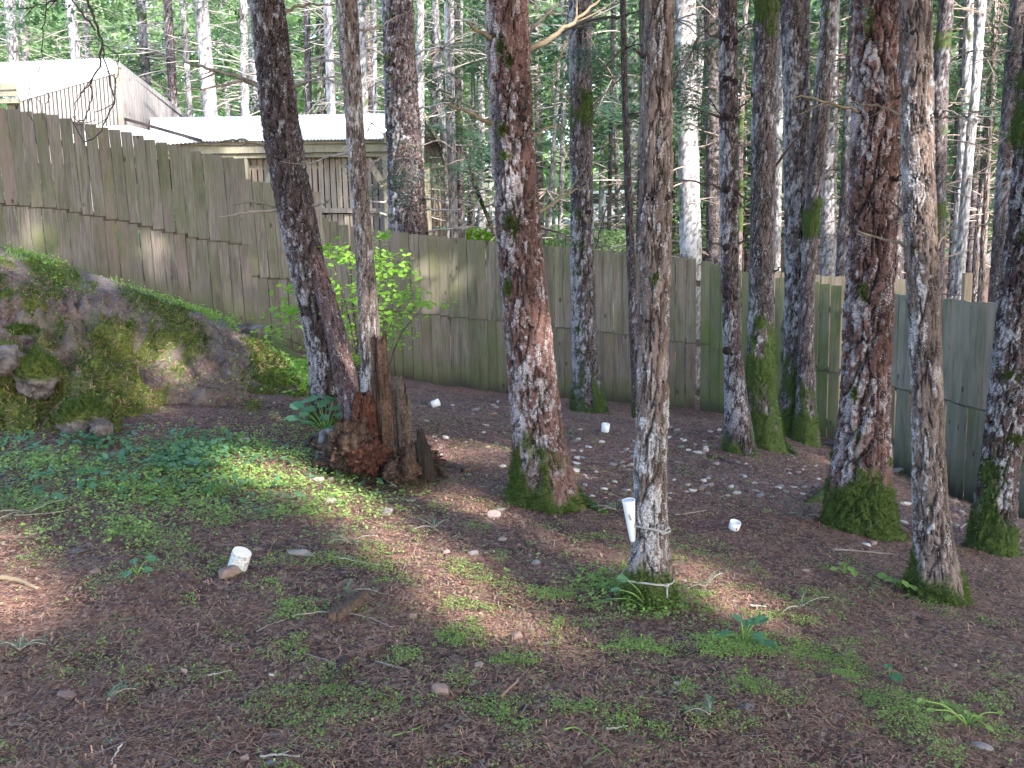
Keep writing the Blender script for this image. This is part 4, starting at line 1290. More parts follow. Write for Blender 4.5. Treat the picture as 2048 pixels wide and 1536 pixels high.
# ================================================================== forest behind the fence
FOREST = []
def far_tree(label, Y, path, mat, boughs=0, bz=(5, 14), twigs=18, seed=0, group='trees of the wood behind the fence', lichen=0.55, name='forest_tree', tw_mat=None, top=None, blen=(0.7, 1.4), dark=False):
    r = random.Random(seed * 31 + 5)
    P = [at(x, y, Y) for x, y, w in path]
    R = [max(0.02, w / 2 * pxm(Y)) for x, y, w in path]
    o = np.argsort([p[2] for p in P])
    P, R = [P[i] for i in o], [R[i] for i in o]
    d = (P[-1] - P[0]) / (P[-1][2] - P[0][2])
    g = gz1(P[0][0], P[0][1])
    b = P[0] + d * (g - 0.15 - P[0][2]) * 0.6
    b[2] = min(g - 0.15, P[0][2] - 0.05)
    rb = R[0] * (1 + 0.05 * (P[0][2] - b[2]))
    top = top or P[-1][2] + r.uniform(3.5, 7)
    e = P[-1] + d * (top - P[-1][2]) * 0.7
    e[2] = top
    n_a = 30 if Y < 20 else 20
    V, Q, M, _ = trunk_arrays([b] + P + [e], [rb] + R + [R[-1] * 0.45], n_a, P[-1][2] + 0.3, 150 if Y < 22 else 90, top, 10,
                              max(0.05, 1.6 * pxm(Y) * 3), 0.010 if Y < 24 else 0.008, 0.25, 5, seed + 50, 0.0, 0.06 if r.random() < 0.5 else 0.0, lichen, 0.6, 0.45)
    t = thing(name, label, 'tree', (b[0], b[1], g), group)
    part('trunk', t, V, Q, mat=mat, attrs={'mask': M})
    def c_at(z):
        A = np.array([b] + P + [e])
        return np.array([np.interp(z, A[:, 2], A[:, k]) for k in range(3)])
    if twigs:
        ac = Acc()
        lo, hi = max(g + 0.8, P[0][2] - 0.3), P[-1][2] + 0.6
        for i in range(twigs):
            z = r.uniform(lo, hi)
            c = c_at(z)
            az = r.uniform(0, 6.283)
            L = r.uniform(*blen)
            dr = np.array([math.cos(az), math.sin(az), r.uniform(-0.35, 0.3)])
            m = c + dr * L * 0.5 + np.array([0, 0, r.uniform(-0.08, 0.10)])
            e2 = c + dr * L + np.array([r.uniform(-0.15, 0.15), r.uniform(-0.15, 0.15), r.uniform(-0.25, 0.15)])
            q, rr = resample([c, m, e2], [0.010 + 0.0003 * Y, 0.007 + 0.0002 * Y, 0.003], 7)
            ac.add(*tube_arrays(q, rr, 4, False))
            for _ in range(2):
                k = r.randrange(2, 6)
                e3 = q[k] + dr * L * 0.3 + np.array([r.uniform(-0.3, 0.3), r.uniform(-0.3, 0.3), r.uniform(-0.3, 0.12)])
                ac.add(*tube_arrays(np.array([q[k], e3]), [0.006, 0.003], 4, False))
        Vt, Qt, Tt, _ = ac.arr()
        part('dead_twigs', t, Vt, Qt, Tt, mat=tw_mat or TWIG_PALE, kind='stuff')  # the pale twig colour stands in for sunlight on them
    if boughs:
        ac = Acc()
        for i in range(boughs):
            z = r.uniform(*bz)
            c = c_at(min(z, top))
            add_bough(ac, c, r.uniform(0, 6.283), r.uniform(-0.4, 0.05), r.uniform(0.7, 1.5), i)
        Vt, _, Tt, _ = ac.arr()
        part('crown', t, Vt, tris=Tt, mat=NEEDLE, smooth=False)
    FOREST.append(t)
    return t
# identified trees of the wood: (label, Y, [(px, py, width)...], material, boughs, height range of boughs)
_G = 'trees of the wood behind the fence'
rows = [
    # behind the sheds, bright
    ('pale trunk above the taller shed roof, first from the picture edge', 27, [(18, 0, 21), (28, 120, 19)], BARK_PALE, 6, (6, 12)),
    ('thin pale stem above the white roof beside the pale edge trunk', 31, [(43, 30, 8), (50, 120, 8)], BARK_PALE, 0, None),
    ('pale trunk behind the hanging twigs above the taller shed', 26, [(140, 0, 18), (152, 120, 17)], BARK_PALE, 8, (6, 12)),
    ('slim pale trunk close behind the peak of the taller shed', 30, [(168, 0, 10), (176, 120, 10)], BARK_PALE, 10, (5, 13)),
    ('pale trunk just beyond the high corner of the taller shed', 27, [(281, 0, 17), (290, 135, 17)], BARK_PALE, 12, (6, 12)),
    ('dark slender trunk between two pale ones above the sloping shed wall', 25, [(334, 0, 17), (346, 190, 16)], BARK_DARK, 8, (6, 13)),
    ('thin white stem standing where the sloping shed wall ends', 26, [(366, 0, 10), (380, 230, 10)], BARK_PALE, 0, None),
    ('stout white trunk behind the low end of the sloping shed wall', 24, [(401, 0, 26), (421, 230, 28)], BARK_PALE, 6, (7, 13)),
    ('pale trunk half hidden by the leaning trunk, above the low roof', 26, [(487, 0, 14), (490, 230, 16)], BARK_PALE, 14, (5, 13)),
    ('pale trunk touching the leaning trunk high above the low roof', 28, [(508, 20, 13), (512, 230, 13)], BARK_PALE, 0, None),
    ('grey trunk above the low roof, between the leaning and the slim grey trunk', 26, [(613, 0, 12), (618, 230, 13)], BARK_GREY, 6, (6, 13)),
    ('white trunk above the low roof close to the slim grey trunk', 24, [(655, 0, 17), (663, 230, 16)], BARK_PALE, 4, (7, 13)),
    ('white trunk above the low roof just beyond the slim grey trunk', 24, [(722, 0, 18), (728, 230, 17)], BARK_PALE, 0, None),
    ('thin white stem beside the broad trunk behind the fence', 27, [(748, 0, 9), (750, 230, 9)], BARK_PALE, 6, (6, 12)),
    ('dark trunk deep in shade above the low roof', 33, [(640, 0, 16), (642, 230, 17)], BARK_DARK, 10, (6, 14)),
    # behind the gable, middle
    ('leaning pale trunk of a close pair behind the shed gable', 23, [(870, 0, 12), (884, 240, 12), (892, 330, 12)], BARK_PALE, 5, (5, 11)),
    ('straight pale trunk of a close pair behind the shed gable', 22, [(898, 0, 18), (901, 240, 17), (908, 470, 17)], BARK_PALE, 8, (5, 11)),
    ('thin pale stem between shed gable and thickest trunk', 27, [(922, 330, 9), (920, 470, 9)], BARK_PALE, 8, (3, 9)),
    ('thin grey trunk seen right beside the parked car', 30, [(945, 250, 9), (938, 470, 10)], BARK_GREY, 10, (3, 10)),
    ('dark stem leaning across the parked car', 26, [(955, 385, 7), (982, 450, 8)], BARK_DARK, 0, None),
    ('pale stem seen through the gap between the two middle trunks', 27, [(1105, 340, 9), (1092, 490, 11)], BARK_PALE, 10, (3, 10)),
    ('thin pale stem past the moss-collared trunk, nearer to it', 25, [(1222, 250, 8), (1217, 500, 8)], BARK_GREY, 8, (3, 9)),
    ('thin pale stem past the moss-collared trunk, nearer the thin dark stem', 27, [(1232, 300, 7), (1235, 500, 7)], BARK_GREY, 8, (3, 10)),
    ('reddish stem half behind the rope-tied trunk above the fence', 20, [(1284, 330, 15), (1280, 520, 18)], BARK_RED, 5, (4, 9)),
    # right half
    ('lichen-white trunk beyond the rope-tied trunk, above the wide fence gap', 16.8, [(1370, 0, 40), (1373, 171, 38), (1382, 513, 41)], BARK_PALE, 5, (4.2, 9)),
    ('grey trunk beside the slim knotty trunk, behind the fence', 17.5, [(1422, 0, 27), (1424, 171, 27), (1428, 513, 29)], BARK_GREY, 6, (4.2, 10)),
    ('thin pinkish stem behind the fence, between knotty and mossy trunks', 21, [(1492, 0, 9), (1482, 250, 10), (1478, 520, 11)], BARK_TAN, 5, (3, 9)),
    ('thin white trunk behind the fence next to the green mossy trunk', 18.5, [(1560, 120, 13), (1556, 342, 14), (1553, 545, 14)], BARK_PALE, 0, None),
    ('pale pinkish trunk behind the pale fence top', 17.0, [(1663, 200, 24), (1659, 342, 26), (1655, 560, 32)], BARK_PALE, 6, (5, 10)),
    ('grey trunk behind the pale fence top, touching the massive red trunk', 16.3, [(1711, 0, 20), (1701, 171, 20), (1694, 342, 21), (1684, 550, 25)], BARK_GREY, 6, (5, 10)),
    ('dim trunk glimpsed between the massive red and the tan trunk', 22, [(1797, 300, 14), (1795, 545, 15)], BARK_DARK, 12, (3, 9)),
    ('grey trunk touching the pale tan trunk on its far side', 15.6, [(1893, 0, 26), (1880, 171, 29), (1878, 342, 26), (1876, 590, 24)], BARK_GREY, 6, (4, 9)),
    ('thin pale trunk of a pair with the ringed white stem', 16.8, [(1938, 0, 16), (1933, 171, 18), (1921, 342, 15), (1907, 580, 15)], BARK_PALE, 4, (4.5, 9)),
    ('white stem banded with dark rings, leaning, above the silver grey fence', 16.0, [(1962, 0, 18), (1952, 171, 16), (1935, 342, 17), (1917, 585, 18)], BARK_PALE, 0, None),
    ('thin brown stem above the silver grey fence beside the ringed white stem', 18, [(1988, 60, 7), (1975, 342, 9), (1962, 590, 12)], BARK_TAN, 0, None),
    ('thin brown stem crossing its neighbour above the silver grey fence', 18.6, [(1975, 300, 6), (1958, 420, 8), (1950, 590, 10)], BARK_TAN, 0, None),
    ('tall grey trunk before the picture edge, behind the silver grey fence', 13.9, [(2040, 0, 34), (2026, 171, 34), (2012, 342, 33), (2001, 513, 33), (1997, 590, 34)], BARK_GREY, 5, (4, 8)),
]
for k, (lab, Y, path, mat, nb, bz) in enumerate(rows):
    right = path[0][0] > 1260
    if 840 < path[0][0] and nb: nb, bz = int(nb * 1.8) + 4, (max(2.6, bz[0] - 1.5), bz[1] + 1)
    far_tree(lab, Y, path, mat, nb, bz or (5, 9), 20 if right else 26, k + 1, lichen=0.70 if mat is BARK_PALE else 0.55, tw_mat=(TWIG if right else TWIG_PALE),
             blen=(0.4, 1.1) if right else (0.6, 1.5))
# deeper rows: trunks one can still pick out between the nearer ones
r = random.Random(99)
deep = []
for k in range(54):
    for _ in range(30):
        px = r.uniform(-40, 2090)
        Y = r.uniform(28, 58)
        if all(abs(px - q) > 20 for q, _y in deep): break
    deep.append((px, Y))
_marks = [(-60, 'picture edge'), (234, 'high corner of the taller shed'), (411, 'stout white trunk'), (548, 'leaning trunk'), (703, 'slim grey trunk'), (801, 'broad dark red trunk'), (900, 'pale pair at the gable'), (1018, 'thickest trunk'),
          (1161, 'moss-collared trunk'), (1249, 'thin dark stem'), (1316, 'rope-tied trunk'), (1457, 'slim knotty trunk'), (1529, 'green mossy trunk'), (1593, 'close pair'), (1754, 'massive red trunk'), (1833, 'pale tan trunk'), (1955, 'ringed white stem'), (2130, 'far picture edge')]
_ord = ['first', 'second', 'third', 'fourth', 'fifth', 'sixth', 'seventh', 'eighth', 'ninth', 'tenth', 'eleventh', 'twelfth', 'thirteenth', 'fourteenth', 'fifteenth', 'sixteenth']
for k in range(26):
    for _ in range(30):
        px = r.uniform(1330, 2090) if k % 3 else r.uniform(840, 1300)
        if all(abs(px - q) > 13 for q, _y in deep): break
    deep.append((px, r.uniform(19, 34)))
deep.sort()
_cnt = {}
for k, (px, Y) in enumerate(deep):
    w = r.uniform(0.16, 0.34) / pxm(Y) if Y > 34 else r.uniform(9, 17)
    lean = r.uniform(-14, 14) + (px - 1024) * 0.03
    i = max(j for j in range(len(_marks)) if _marks[j][0] <= px + 20 or j == 0)
    _cnt[i] = _cnt.get(i, 0) + 1
    A, B = _marks[i][1], _marks[min(i + 1, len(_marks) - 1)][1]
    lab = f'{_ord[_cnt[i] - 1]} far trunk past the {A}, before the {B}'
    mat = r.choice([BARK_PALE, BARK_PALE, BARK_GREY, BARK_TAN]) if px < 1250 else r.choice([BARK_GREY, BARK_GREY, BARK_DARK, BARK_PALE])
    far_tree(lab, Y, [(px + lean, 0, w * 0.85), (px + lean * 0.4, 250, w), (px, 460, w * 1.1)], mat, 10 if k % 2 else 16, (4, 17), 16, 300 + k, group='far trunks deep in the wood', tw_mat=TWIG_PALE if px < 1250 else TWIG, blen=(0.8, 2.2))

# ------------------------------------------------------------------ single green boughs seen against trunks
def hung_bough(px, py, Y, n, spread, label, seed, scale=(0.45, 0.8), az=None):
    r = random.Random(seed)
    c0 = at(px, py, Y)
    t = thing('conifer_bough', label, 'branch', c0, 'green boughs hanging among the trunks')
    ac = Acc()
    ab = Acc()
    for i in range(n):
        p = c0 + np.array([r.uniform(-1, 1) * spread[0], r.uniform(-0.4, 0.4), r.uniform(-1, 1) * spread[1]])
        add_bough(ac, p, r.uniform(0, 6.28) if az is None else az + r.uniform(-0.5, 0.5), r.uniform(-0.5, 0.0), r.uniform(*scale), i)
        ab.add(*tube_arrays(*resample([c0 + np.array([0, 0.3, 0.15]), (c0 + p) / 2 + np.array([0, 0, 0.1]), p], [0.012, 0.009, 0.005], 6), 5))
    V, _, T, _ = ac.arr()
    part('foliage', t, V, tris=T, mat=NEEDLE, smooth=False)
    V, Q, T, _ = ab.arr()
    part('stem', t, V, Q, T, mat=TWIG)
    return t
hung_bough(815, 335, 15.4, 9, (0.30, 0.22), 'dark green bough hanging in front of the broad trunk by the shed', 1, (0.35, 0.6))
hung_bough(740, 262, 15.6, 5, (0.25, 0.12), 'blue-green bough tip before the shed eave', 2, (0.35, 0.55))
hung_bough(480, 45, 20, 10, (0.25, 0.5), 'dark drooping bough above the low roof beside the leaning trunk', 3, (0.5, 0.8))
hung_bough(880, 110, 17.5, 14, (0.6, 0.5), 'spreading blue-green bough beside the upper thickest trunk', 4, (0.5, 0.9))
hung_bough(915, 215, 18, 12, (0.6, 0.4), 'spreading green bough below it, above the shed gable', 5, (0.5, 0.9))
hung_bough(1170, 75, 12.0, 8, (0.35, 0.25), 'green bough before the top of the moss-collared trunk', 6, (0.35, 0.6))
hung_bough(1395, 110, 13.5, 14, (0.35, 0.45), 'dark green bough hanging between rope-tied and knotty trunks', 7, (0.4, 0.7))
hung_bough(1360, 55, 13, 8, (0.3, 0.3), 'green bough at the very top beside the rope-tied trunk', 8, (0.35, 0.6))
hung_bough(1500, 70, 13.6, 8, (0.3, 0.2), 'pale green bough crossing the top of the green mossy trunk', 9, (0.35, 0.6))
hung_bough(1640, 225, 12.5, 5, (0.15, 0.2), 'small grey-green bough on the thin bending trunk', 10, (0.25, 0.4))
hung_bough(890, 350, 16.5, 7, (0.3, 0.4), 'light green bough in front of the gable posts', 11, (0.35, 0.6))
hung_bough(1095, 395, 20, 12, (0.5, 0.4), 'shady green bough between the two middle trunks above the fence', 12, (0.5, 0.9))
hung_bough(325, 120, 27, 14, (0.8, 0.6), 'green bough beyond the high corner of the taller shed', 13, (0.6, 1.0))
hung_bough(1230, 170, 16, 8, (0.4, 0.5), 'green bough behind the thin dark stem', 14, (0.45, 0.7))

# ------------------------------------------------------------------ leaf masses far behind
def leaf_quads(C, size, rng, flat=0.5):
    n = len(C)
    a = rng.normal(0, 1, (n, 3))
    a[:, 2] *= flat
    a /= np.linalg.norm(a, axis=1)[:, None]
    b = np.cross(a, rng.normal(0, 1, (n, 3)))
    b /= np.linalg.norm(b, axis=1)[:, None]
    s = (size * rng.uniform(0.6, 1.3, n))[:, None]
    V = np.stack([C - a * s, C + b * s * 0.5, C + a * s, C - b * s * 0.5], 1).reshape(-1, 3)
    return V, np.arange(n * 4).reshape(-1, 4)
rng = np.random.default_rng(5)
Cs, Ss = [], []
for k in range(560):
    Y = rng.uniform(30, 62)
    px = rng.uniform(-100, 2150)
    py = rng.uniform(-60, 330) if rng.random() < 0.7 else rng.uniform(300, 455)
    c = at(px, py, Y)
    g = gz1(c[0], c[1])
    if c[2] < g + 0.5: c[2] = g + 0.8
    if abs(px - 1080) < 210 and py > 290: continue
    n = 380
    rad = rng.uniform(0.8, 2.4)
    d = rng.normal(0, 1, (n, 3))
    d /= np.linalg.norm(d, axis=1)[:, None]
    Cs.append(c + d * (rad * rng.uniform(0.35, 1, n) ** 0.6)[:, None] * np.array([1.2, 1, 0.7]))
    Ss.append(np.full(n, 0.07 + 0.0011 * Y))
C = np.concatenate(Cs)
S = np.concatenate(Ss)
V, Q = leaf_quads(C, S, rng)
solo('undergrowth', V, Q, mat=LEAF_FAR, smooth=False, kind='stuff', label='bright green leafy undergrowth filling the wood behind the trunks', cat='foliage')
n = 52000
X = rng.uniform(-75, 75, n)
Yf = rng.uniform(70, 84, n)
Zf = gz(X, Yf) + 32 * rng.uniform(0, 1, n)
den = fbm(np.stack([X * 0.22, Yf * 0.1, Zf * 0.3], 1), 3, 3)
k = den > -0.45
C = np.stack([X, Yf, Zf], 1)[k]
V, Q = leaf_quads(C, np.full(len(C), 0.72), rng)
solo('far_wood', V, Q, mat=LEAF_FAR, smooth=False, kind='stuff', label='far wall of green foliage closing the view behind the wood', cat='foliage')

# shady conifer thicket behind the mossy and silver fences
Cs = []
for k in range(80):
    Y = rng.uniform(24, 50)
    px = rng.uniform(1280, 2150) if rng.random() < 0.9 else rng.uniform(820, 1260)
    py = rng.uniform(-80, 470)
    if px < 1260 and py > 330: continue
    c = at(px, py, Y)
    c[2] = max(c[2], gz1(c[0], c[1]) + 0.6)
    n = 300
    d = rng.normal(0, 1, (n, 3))
    Cs.append(c + d * np.array([1.1, 1.0, 0.45]) * rng.uniform(0.5, 1.1))
C = np.concatenate(Cs)
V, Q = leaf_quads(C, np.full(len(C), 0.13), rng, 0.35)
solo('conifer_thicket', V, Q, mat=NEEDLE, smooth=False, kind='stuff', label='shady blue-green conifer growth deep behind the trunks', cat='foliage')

# low shrubs right behind the fence
def shrub(px, py, Y, rad, n, label, mat=LEAF_FAR, size=0.06, seed=0, grp='shrubs behind the fence'):
    rg = np.random.default_rng(seed + 900)
    c = at(px, py, Y)
    g = gz1(c[0], c[1])
    t = thing('shrub', label, 'shrub', (c[0], c[1], g), grp)
    d = rg.normal(0, 1, (n, 3))
    d /= np.linalg.norm(d, axis=1)[:, None]
    C = c + d * (rad * rg.uniform(0.3, 1, n) ** 0.5)[:, None] * np.array([1.2, 0.9, 0.75])
    C[:, 2] = np.maximum(C[:, 2], g + 0.05)
    V, Q = leaf_quads(C, np.full(n, size), rg)
    part('foliage', t, V, Q, mat=mat, smooth=False)
    ac = Acc()
    for k in range(7):
        e = C[rg.integers(0, n)]
        ac.add(*tube_arrays(*resample([(c[0] + rg.uniform(-.1, .1), c[1] + rg.uniform(-.1, .1), g - 0.05), (e + np.array([c[0], c[1], g])) / 2 + np.array([0, 0, 0.2]), e], [0.018, 0.013, 0.004], 7), 5))
    V, Q, T, _ = ac.arr()
    part('stem', t, V, Q, T, mat=TWIG)
shrub(950, 482, 24, 0.42, 500, 'green shrub just over the fence beside the shed gable', LEAF_BUSH, 0.07, 1)
shrub(1125, 486, 26, 0.5, 600, 'green shrub over the fence between the two middle trunks', LEAF_FAR, 0.07, 2)
shrub(1225, 490, 23, 0.5, 700, 'dark green shrub over the fence beside the thin dark stem', LEAF_FAR, 0.06, 3)
shrub(1340, 455, 30, 1.5, 900, 'pale green shrub behind the rope-tied trunk', LEAF_FAR, 0.09, 4)
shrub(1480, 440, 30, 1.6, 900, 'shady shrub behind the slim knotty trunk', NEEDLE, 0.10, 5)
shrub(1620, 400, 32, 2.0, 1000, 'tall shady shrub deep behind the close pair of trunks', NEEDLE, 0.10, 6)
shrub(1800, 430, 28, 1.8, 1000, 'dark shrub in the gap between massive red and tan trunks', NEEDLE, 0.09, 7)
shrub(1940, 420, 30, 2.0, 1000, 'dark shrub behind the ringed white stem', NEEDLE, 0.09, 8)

# ------------------------------------------------------------------ unseen canopy overhead and behind the viewer, added and shaped to shade the yard
rng = np.random.default_rng(21)
n = 50000
H = rng.uniform(9.0, 15.0, n)
tx, ty = rng.uniform(-16, 12, n), rng.uniform(-3, 18.6, n)       # where its shadow falls on the yard
keep = fbm(np.stack([tx * 0.55, ty * 0.55, H * 0.05], 1), 3, 9) > CANOPY_T
C = np.stack([tx, ty, np.zeros(n)], 1) + SUN[None] * (H / SUN[2])[:, None]
keep &= ~((C[:, 1] > 1.5) & (C[:, 2] < 1.65 + C[:, 1] * 0.30 + 2.5) & (np.abs(C[:, 0]) < C[:, 1] * 0.62 + 3))
# gaps cut along the sun rays so that light lands on chosen spots
def opening(P, r):
    global keep
    v = C - np.asarray(P)
    al = v @ SUN
    dd = np.linalg.norm(v - al[:, None] * SUN[None], axis=1)
    keep &= (dd > r) | (rng.uniform(0, 1, len(dd)) < 0.10)
def streak(pts, r, step=0.16):
    W = [on_ground(*p) for p in pts]
    for a, b in zip(W, W[1:]):
        m = max(1, int(np.linalg.norm(b - a) / step))
        for k in range(m):
            opening(a + (b - a) * k / m, r)
streak([(590, 940), (690, 1000), (800, 1080), (900, 1150), (1000, 1240), (1090, 1320)], 0.34)
streak([(640, 990), (720, 1050), (790, 1100)], 0.30)
streak([(930, 1000), (1010, 1035)], 0.32)
streak([(1130, 1090), (1230, 1140)], 0.25)
streak([(1350, 1120), (1440, 1180), (1560, 1250)], 0.33)
streak([(-40, 1080), (20, 1150), (60, 1260)], 0.38)
streak([(420, 920), (560, 985)], 0.33)
streak([(840, 880), (930, 930)], 0.30)
for px, py, Y, rr in [(500, 590, 15, 0.40), (335, 490, 14, 0.42), (110, 440, 13.4, 0.5), (870, 560, 15.6, 0.38), (960, 540, 15.6, 0.25), (640, 450, 15.5, 0.3), (350, 790, 8.6, 0.35), (420, 760, 9.4, 0.3), (300, 680, 9.6, 0.3), (1765, 640, 7.1, 0.16), (1845, 300, 5.6, 0.28),
                      (1850, 120, 5.6, 0.28), (1855, 480, 5.6, 0.18), (1865, 960, 5.6, 0.14), (750, 560, 9.3, 0.55), (700, 520, 9.3, 0.45), (800, 600, 9.3, 0.35), (740, 620, 7.6, 0.18), (60, 510, 10.2, 0.4), (240, 560, 10.6, 0.3), (1030, 330, 6.7, 0.16), (1040, 680, 6.7, 0.14)]:
    opening(at(px, py, Y), rr * 1.0 + 0.10)
C = C[keep]
# more unseen leaves, added to shade the trunks behind the mossy and silver fence
n = 4500
H = rng.uniform(10, 17, n)
tx, ty = rng.uniform(3.5, 34, n), rng.uniform(17, 52, n)
ok = (fbm(np.stack([tx * 0.35, ty * 0.35, H * 0.05], 1), 3, 19) > -0.12) & (tx > 3.5 + (ty - 17) * 0.12)
C2 = np.stack([tx, ty, np.zeros(n)], 1) + SUN[None] * (H / SUN[2])[:, None]
ok &= (C2[:, 2] > 1.65 + C2[:, 1] * 0.25 + 1.5) | (np.abs(C2[:, 0]) > C2[:, 1] * 0.6 + 2)
C = np.concatenate([C, C2[ok]])
V, Q = leaf_quads(C, np.full(len(C), 0.40), rng, 0.7)
ac = Acc()
ac.add(V, Q)
Vc, Qc, Tc_, _ = ac.arr()
cn = solo('shade_canopy', Vc, Qc, Tc_, mat=NEEDLE, smooth=False, kind='stuff', label='unseen high needle canopy added overhead to shade the yard', cat='foliage')

# ================================================================== rotten stump
def rot_mat(name, dark, mid, light, freq=26, stretch=0.10):
    m, nt, p = mat_new(name)
    N = NT(nt)
    P = N.pos()
    st_ = N.scale(P, (1, 1, stretch))
    n1 = N.noise(st_, freq, 5, 0.65, 0.3)
    n2 = N.noise(P, 70, 4, 0.7)
    n3 = N.noise(P, 7, 3, 0.6)
    v = N.vor(N.scale(P, (1, 1, 0.5)), 38, 'DISTANCE_TO_EDGE')
    c = N.mix(N.ramp(n1, 0.32, 0.68), mid, light)
    c = N.mix(N.ramp(n3, 0.4, 0.65, 0.0, 0.7), c, mid)
    c = N.mix(N.ramp(n1, 0.36, 0.46, 0.9, 0.0), c, dark)
    c = N.mix(N.ramp(v, 0.0, 0.07, 0.75, 0.0), c, dark)
    c = N.mix(N.ramp(n2, 0.35, 0.55, 0.5, 0.0), c, dark)
    N.link(c, p.inputs['Base Color'])
    N.bump(N.math('ADD', n1, N.math('MULTIPLY', n2, 0.6)), 1.0, 0.05, p)
    p.inputs['Roughness'].default_value = 0.95
    return m
ROT = rot_mat('rotten_wood', (0.022, 0.012, 0.009), (0.10, 0.058, 0.042), (0.26, 0.165, 0.12))
ROT_RED = rot_mat('rotten_red', (0.02, 0.008, 0.006), (0.10, 0.036, 0.024), (0.27, 0.115, 0.075), 30, 0.6)
ROT_GREY = rot_mat('rotten_grey', (0.03, 0.021, 0.017), (0.15, 0.105, 0.083), (0.36, 0.27, 0.22))
ROT_DARK = simple_mat('charred_wood', (0.012, 0.010, 0.009), (0.05, 0.035, 0.028), 14, 0.9, 0.9, 0.02, (1, 1, 0.3))
ROOTM = simple_mat('grey_root', (0.10, 0.085, 0.075), (0.26, 0.23, 0.21), 12, 0.9, 0.6, 0.008)
sc_ = on_ground(745, 945)
st = thing('tree_stump', 'crumbling reddish brown tree stump with upright broken slabs', 'stump', sc_)
def lump(c, rx, ry, rz, seed, rough=0.3, freq=3.0, n=44, top_cut=None, ax=None, jag=0.0):
    """noisy closed lump"""
    th = np.linspace(0, 2 * np.pi, n, endpoint=False)
    ph = np.linspace(0.02, np.pi - 0.02, n // 2)
    TH, PH = np.meshgrid(th, ph)
    d = np.stack([np.sin(PH) * np.cos(TH), np.sin(PH) * np.sin(TH), np.cos(PH)], -1).reshape(-1, 3)
    p = d * np.array([rx, ry, rz])
    q = p * freq / max(rx, ry, rz) + seed * 7.3
    k = 1 + rough * fbm(q, 4, seed) + rough * 0.4 * (sstep(0, .3, (lambda a: a[1] - a[0])(worley(q * 1.6, seed))) - 0.6)
    if jag: k = k + jag * (1 - 2.4 * np.abs(fbm(q * np.array([1.8, 1.8, 0.8]), 4, seed + 3, 0.6))) + 0.4 * jag * fbm(q * 5, 3, seed + 4)
    p = p * k[:, None]
    if top_cut is not None: p[:, 2] = np.minimum(p[:, 2], top_cut + 0.02 * fbm(q * 3, 2, seed))
    return p + np.asarray(c), grid_quads(n // 2, n, True)
# mound-like base
V, Q = lump(sc_ + np.array([0.0, 0.12, 0.0]), 0.42, 0.36, 0.17, 3, 0.5, 4.5, 130, jag=0.35)
part('base', st, V, Q, mat=ROT)
V, Q = lump(on_ground(800, 935) + np.array([0, 0.05, 0.0]), 0.20, 0.17, 0.08, 9, 0.3, 3.5, 90, jag=0.4)
part('crumbled_wood', st, V, Q, mat=ROT_RED)
def slab(pts, mat, Y, thick, seed, depth=0.02, n_a=90, n_v=120, jag=0.05, name='slab'):
    """upright splintered piece: (px, py, width px) bottom to top"""
    P = np.array([at(x, y, Y) for x, y, w in pts])
    R = np.array([w / 2 * pxm(Y) * 0.82 for x, y, w in pts])
    t = np.linspace(0, 1, n_v)
    d = np.linspace(0, 1, len(P))
    C = np.stack([np.interp(t, d, P[:, k]) for k in range(3)], 1)
    r = np.interp(t, d, R)
    th = np.linspace(0, 2 * np.pi, n_a, endpoint=False)
    TH, TT = np.meshgrid(th, t)
    th_, t_ = TH.ravel(), TT.ravel()
    cc, rr = np.repeat(C, n_a, 0), np.repeat(r, n_a)
    fib = fbm(np.stack([np.cos(th_) * 4, np.sin(th_) * 4, t_ * 1.5], 1) + seed, 4, seed)
    rid = 1 - 2 * np.abs(fbm(np.stack([np.cos(th_) * 5, np.sin(th_) * 5, t_ * 1.2], 1) + seed, 3, seed + 1))
    k = 1 + 0.30 * fib + 0.22 * rid + 0.12 * fbm(np.stack([np.cos(th_) * 12, np.sin(th_) * 12, t_ * 6], 1), 3, seed + 4)
    V = cc + np.stack([np.cos(th_) * rr * k, np.sin(th_) * rr * k * thick, 0 * th_], 1)
    jz = jag * fbm(np.stack([np.cos(th_) * 3, np.sin(th_) * 3, th_ * 0], 1) + seed * 3, 3, seed + 2)
    V[:, 2] += jz * sstep(0.6, 1.0, t_) * 2
    Q = grid_quads(n_v, n_a, True)
    V = np.concatenate([V, [C[-1] - np.array([0, 0, 0.03])]])
    i = np.arange(n_a) + (n_v - 1) * n_a
    T = np.stack([i, (i - (n_v - 1) * n_a + 1) % n_a + (n_v - 1) * n_a, np.full(n_a, len(V) - 1)], 1)
    return part(name, st, V, Q, T, mat=mat)
slab([(776, 925, 52), (770, 880, 44), (766, 820, 40), (762, 760, 38), (758, 705, 34), (757, 682, 30)], ROT, 7.25, 0.8, 1)
slab([(814, 900, 34), (811, 860, 30), (808, 800, 26), (802, 768, 18), (799, 756, 10)], ROT_GREY, 7.45, 0.6, 2, jag=0.03)
slab([(790, 900, 24), (789, 850, 20), (788, 805, 15), (787, 780, 8)], ROT_GREY, 7.5, 0.7, 3, jag=0.03)
slab([(728, 905, 64), (727, 870, 56), (726, 830, 50), (725, 800, 42), (726, 788, 30)], ROT_RED, 7.2, 0.8, 4, jag=0.03)
slab([(858, 958, 40), (852, 930, 34), (846, 895, 30), (838, 870, 10)], ROT_DARK, 7.0, 0.55, 5, jag=0.05)
slab([(830, 955, 46), (828, 925, 40), (822, 898, 30), (818, 888, 14)], ROT, 7.05, 0.8, 6, jag=0.03)
slab([(668, 905, 46), (672, 880, 34), (680, 852, 18), (683, 842, 6)], ROT, 7.2, 0.8, 7, jag=0.04)
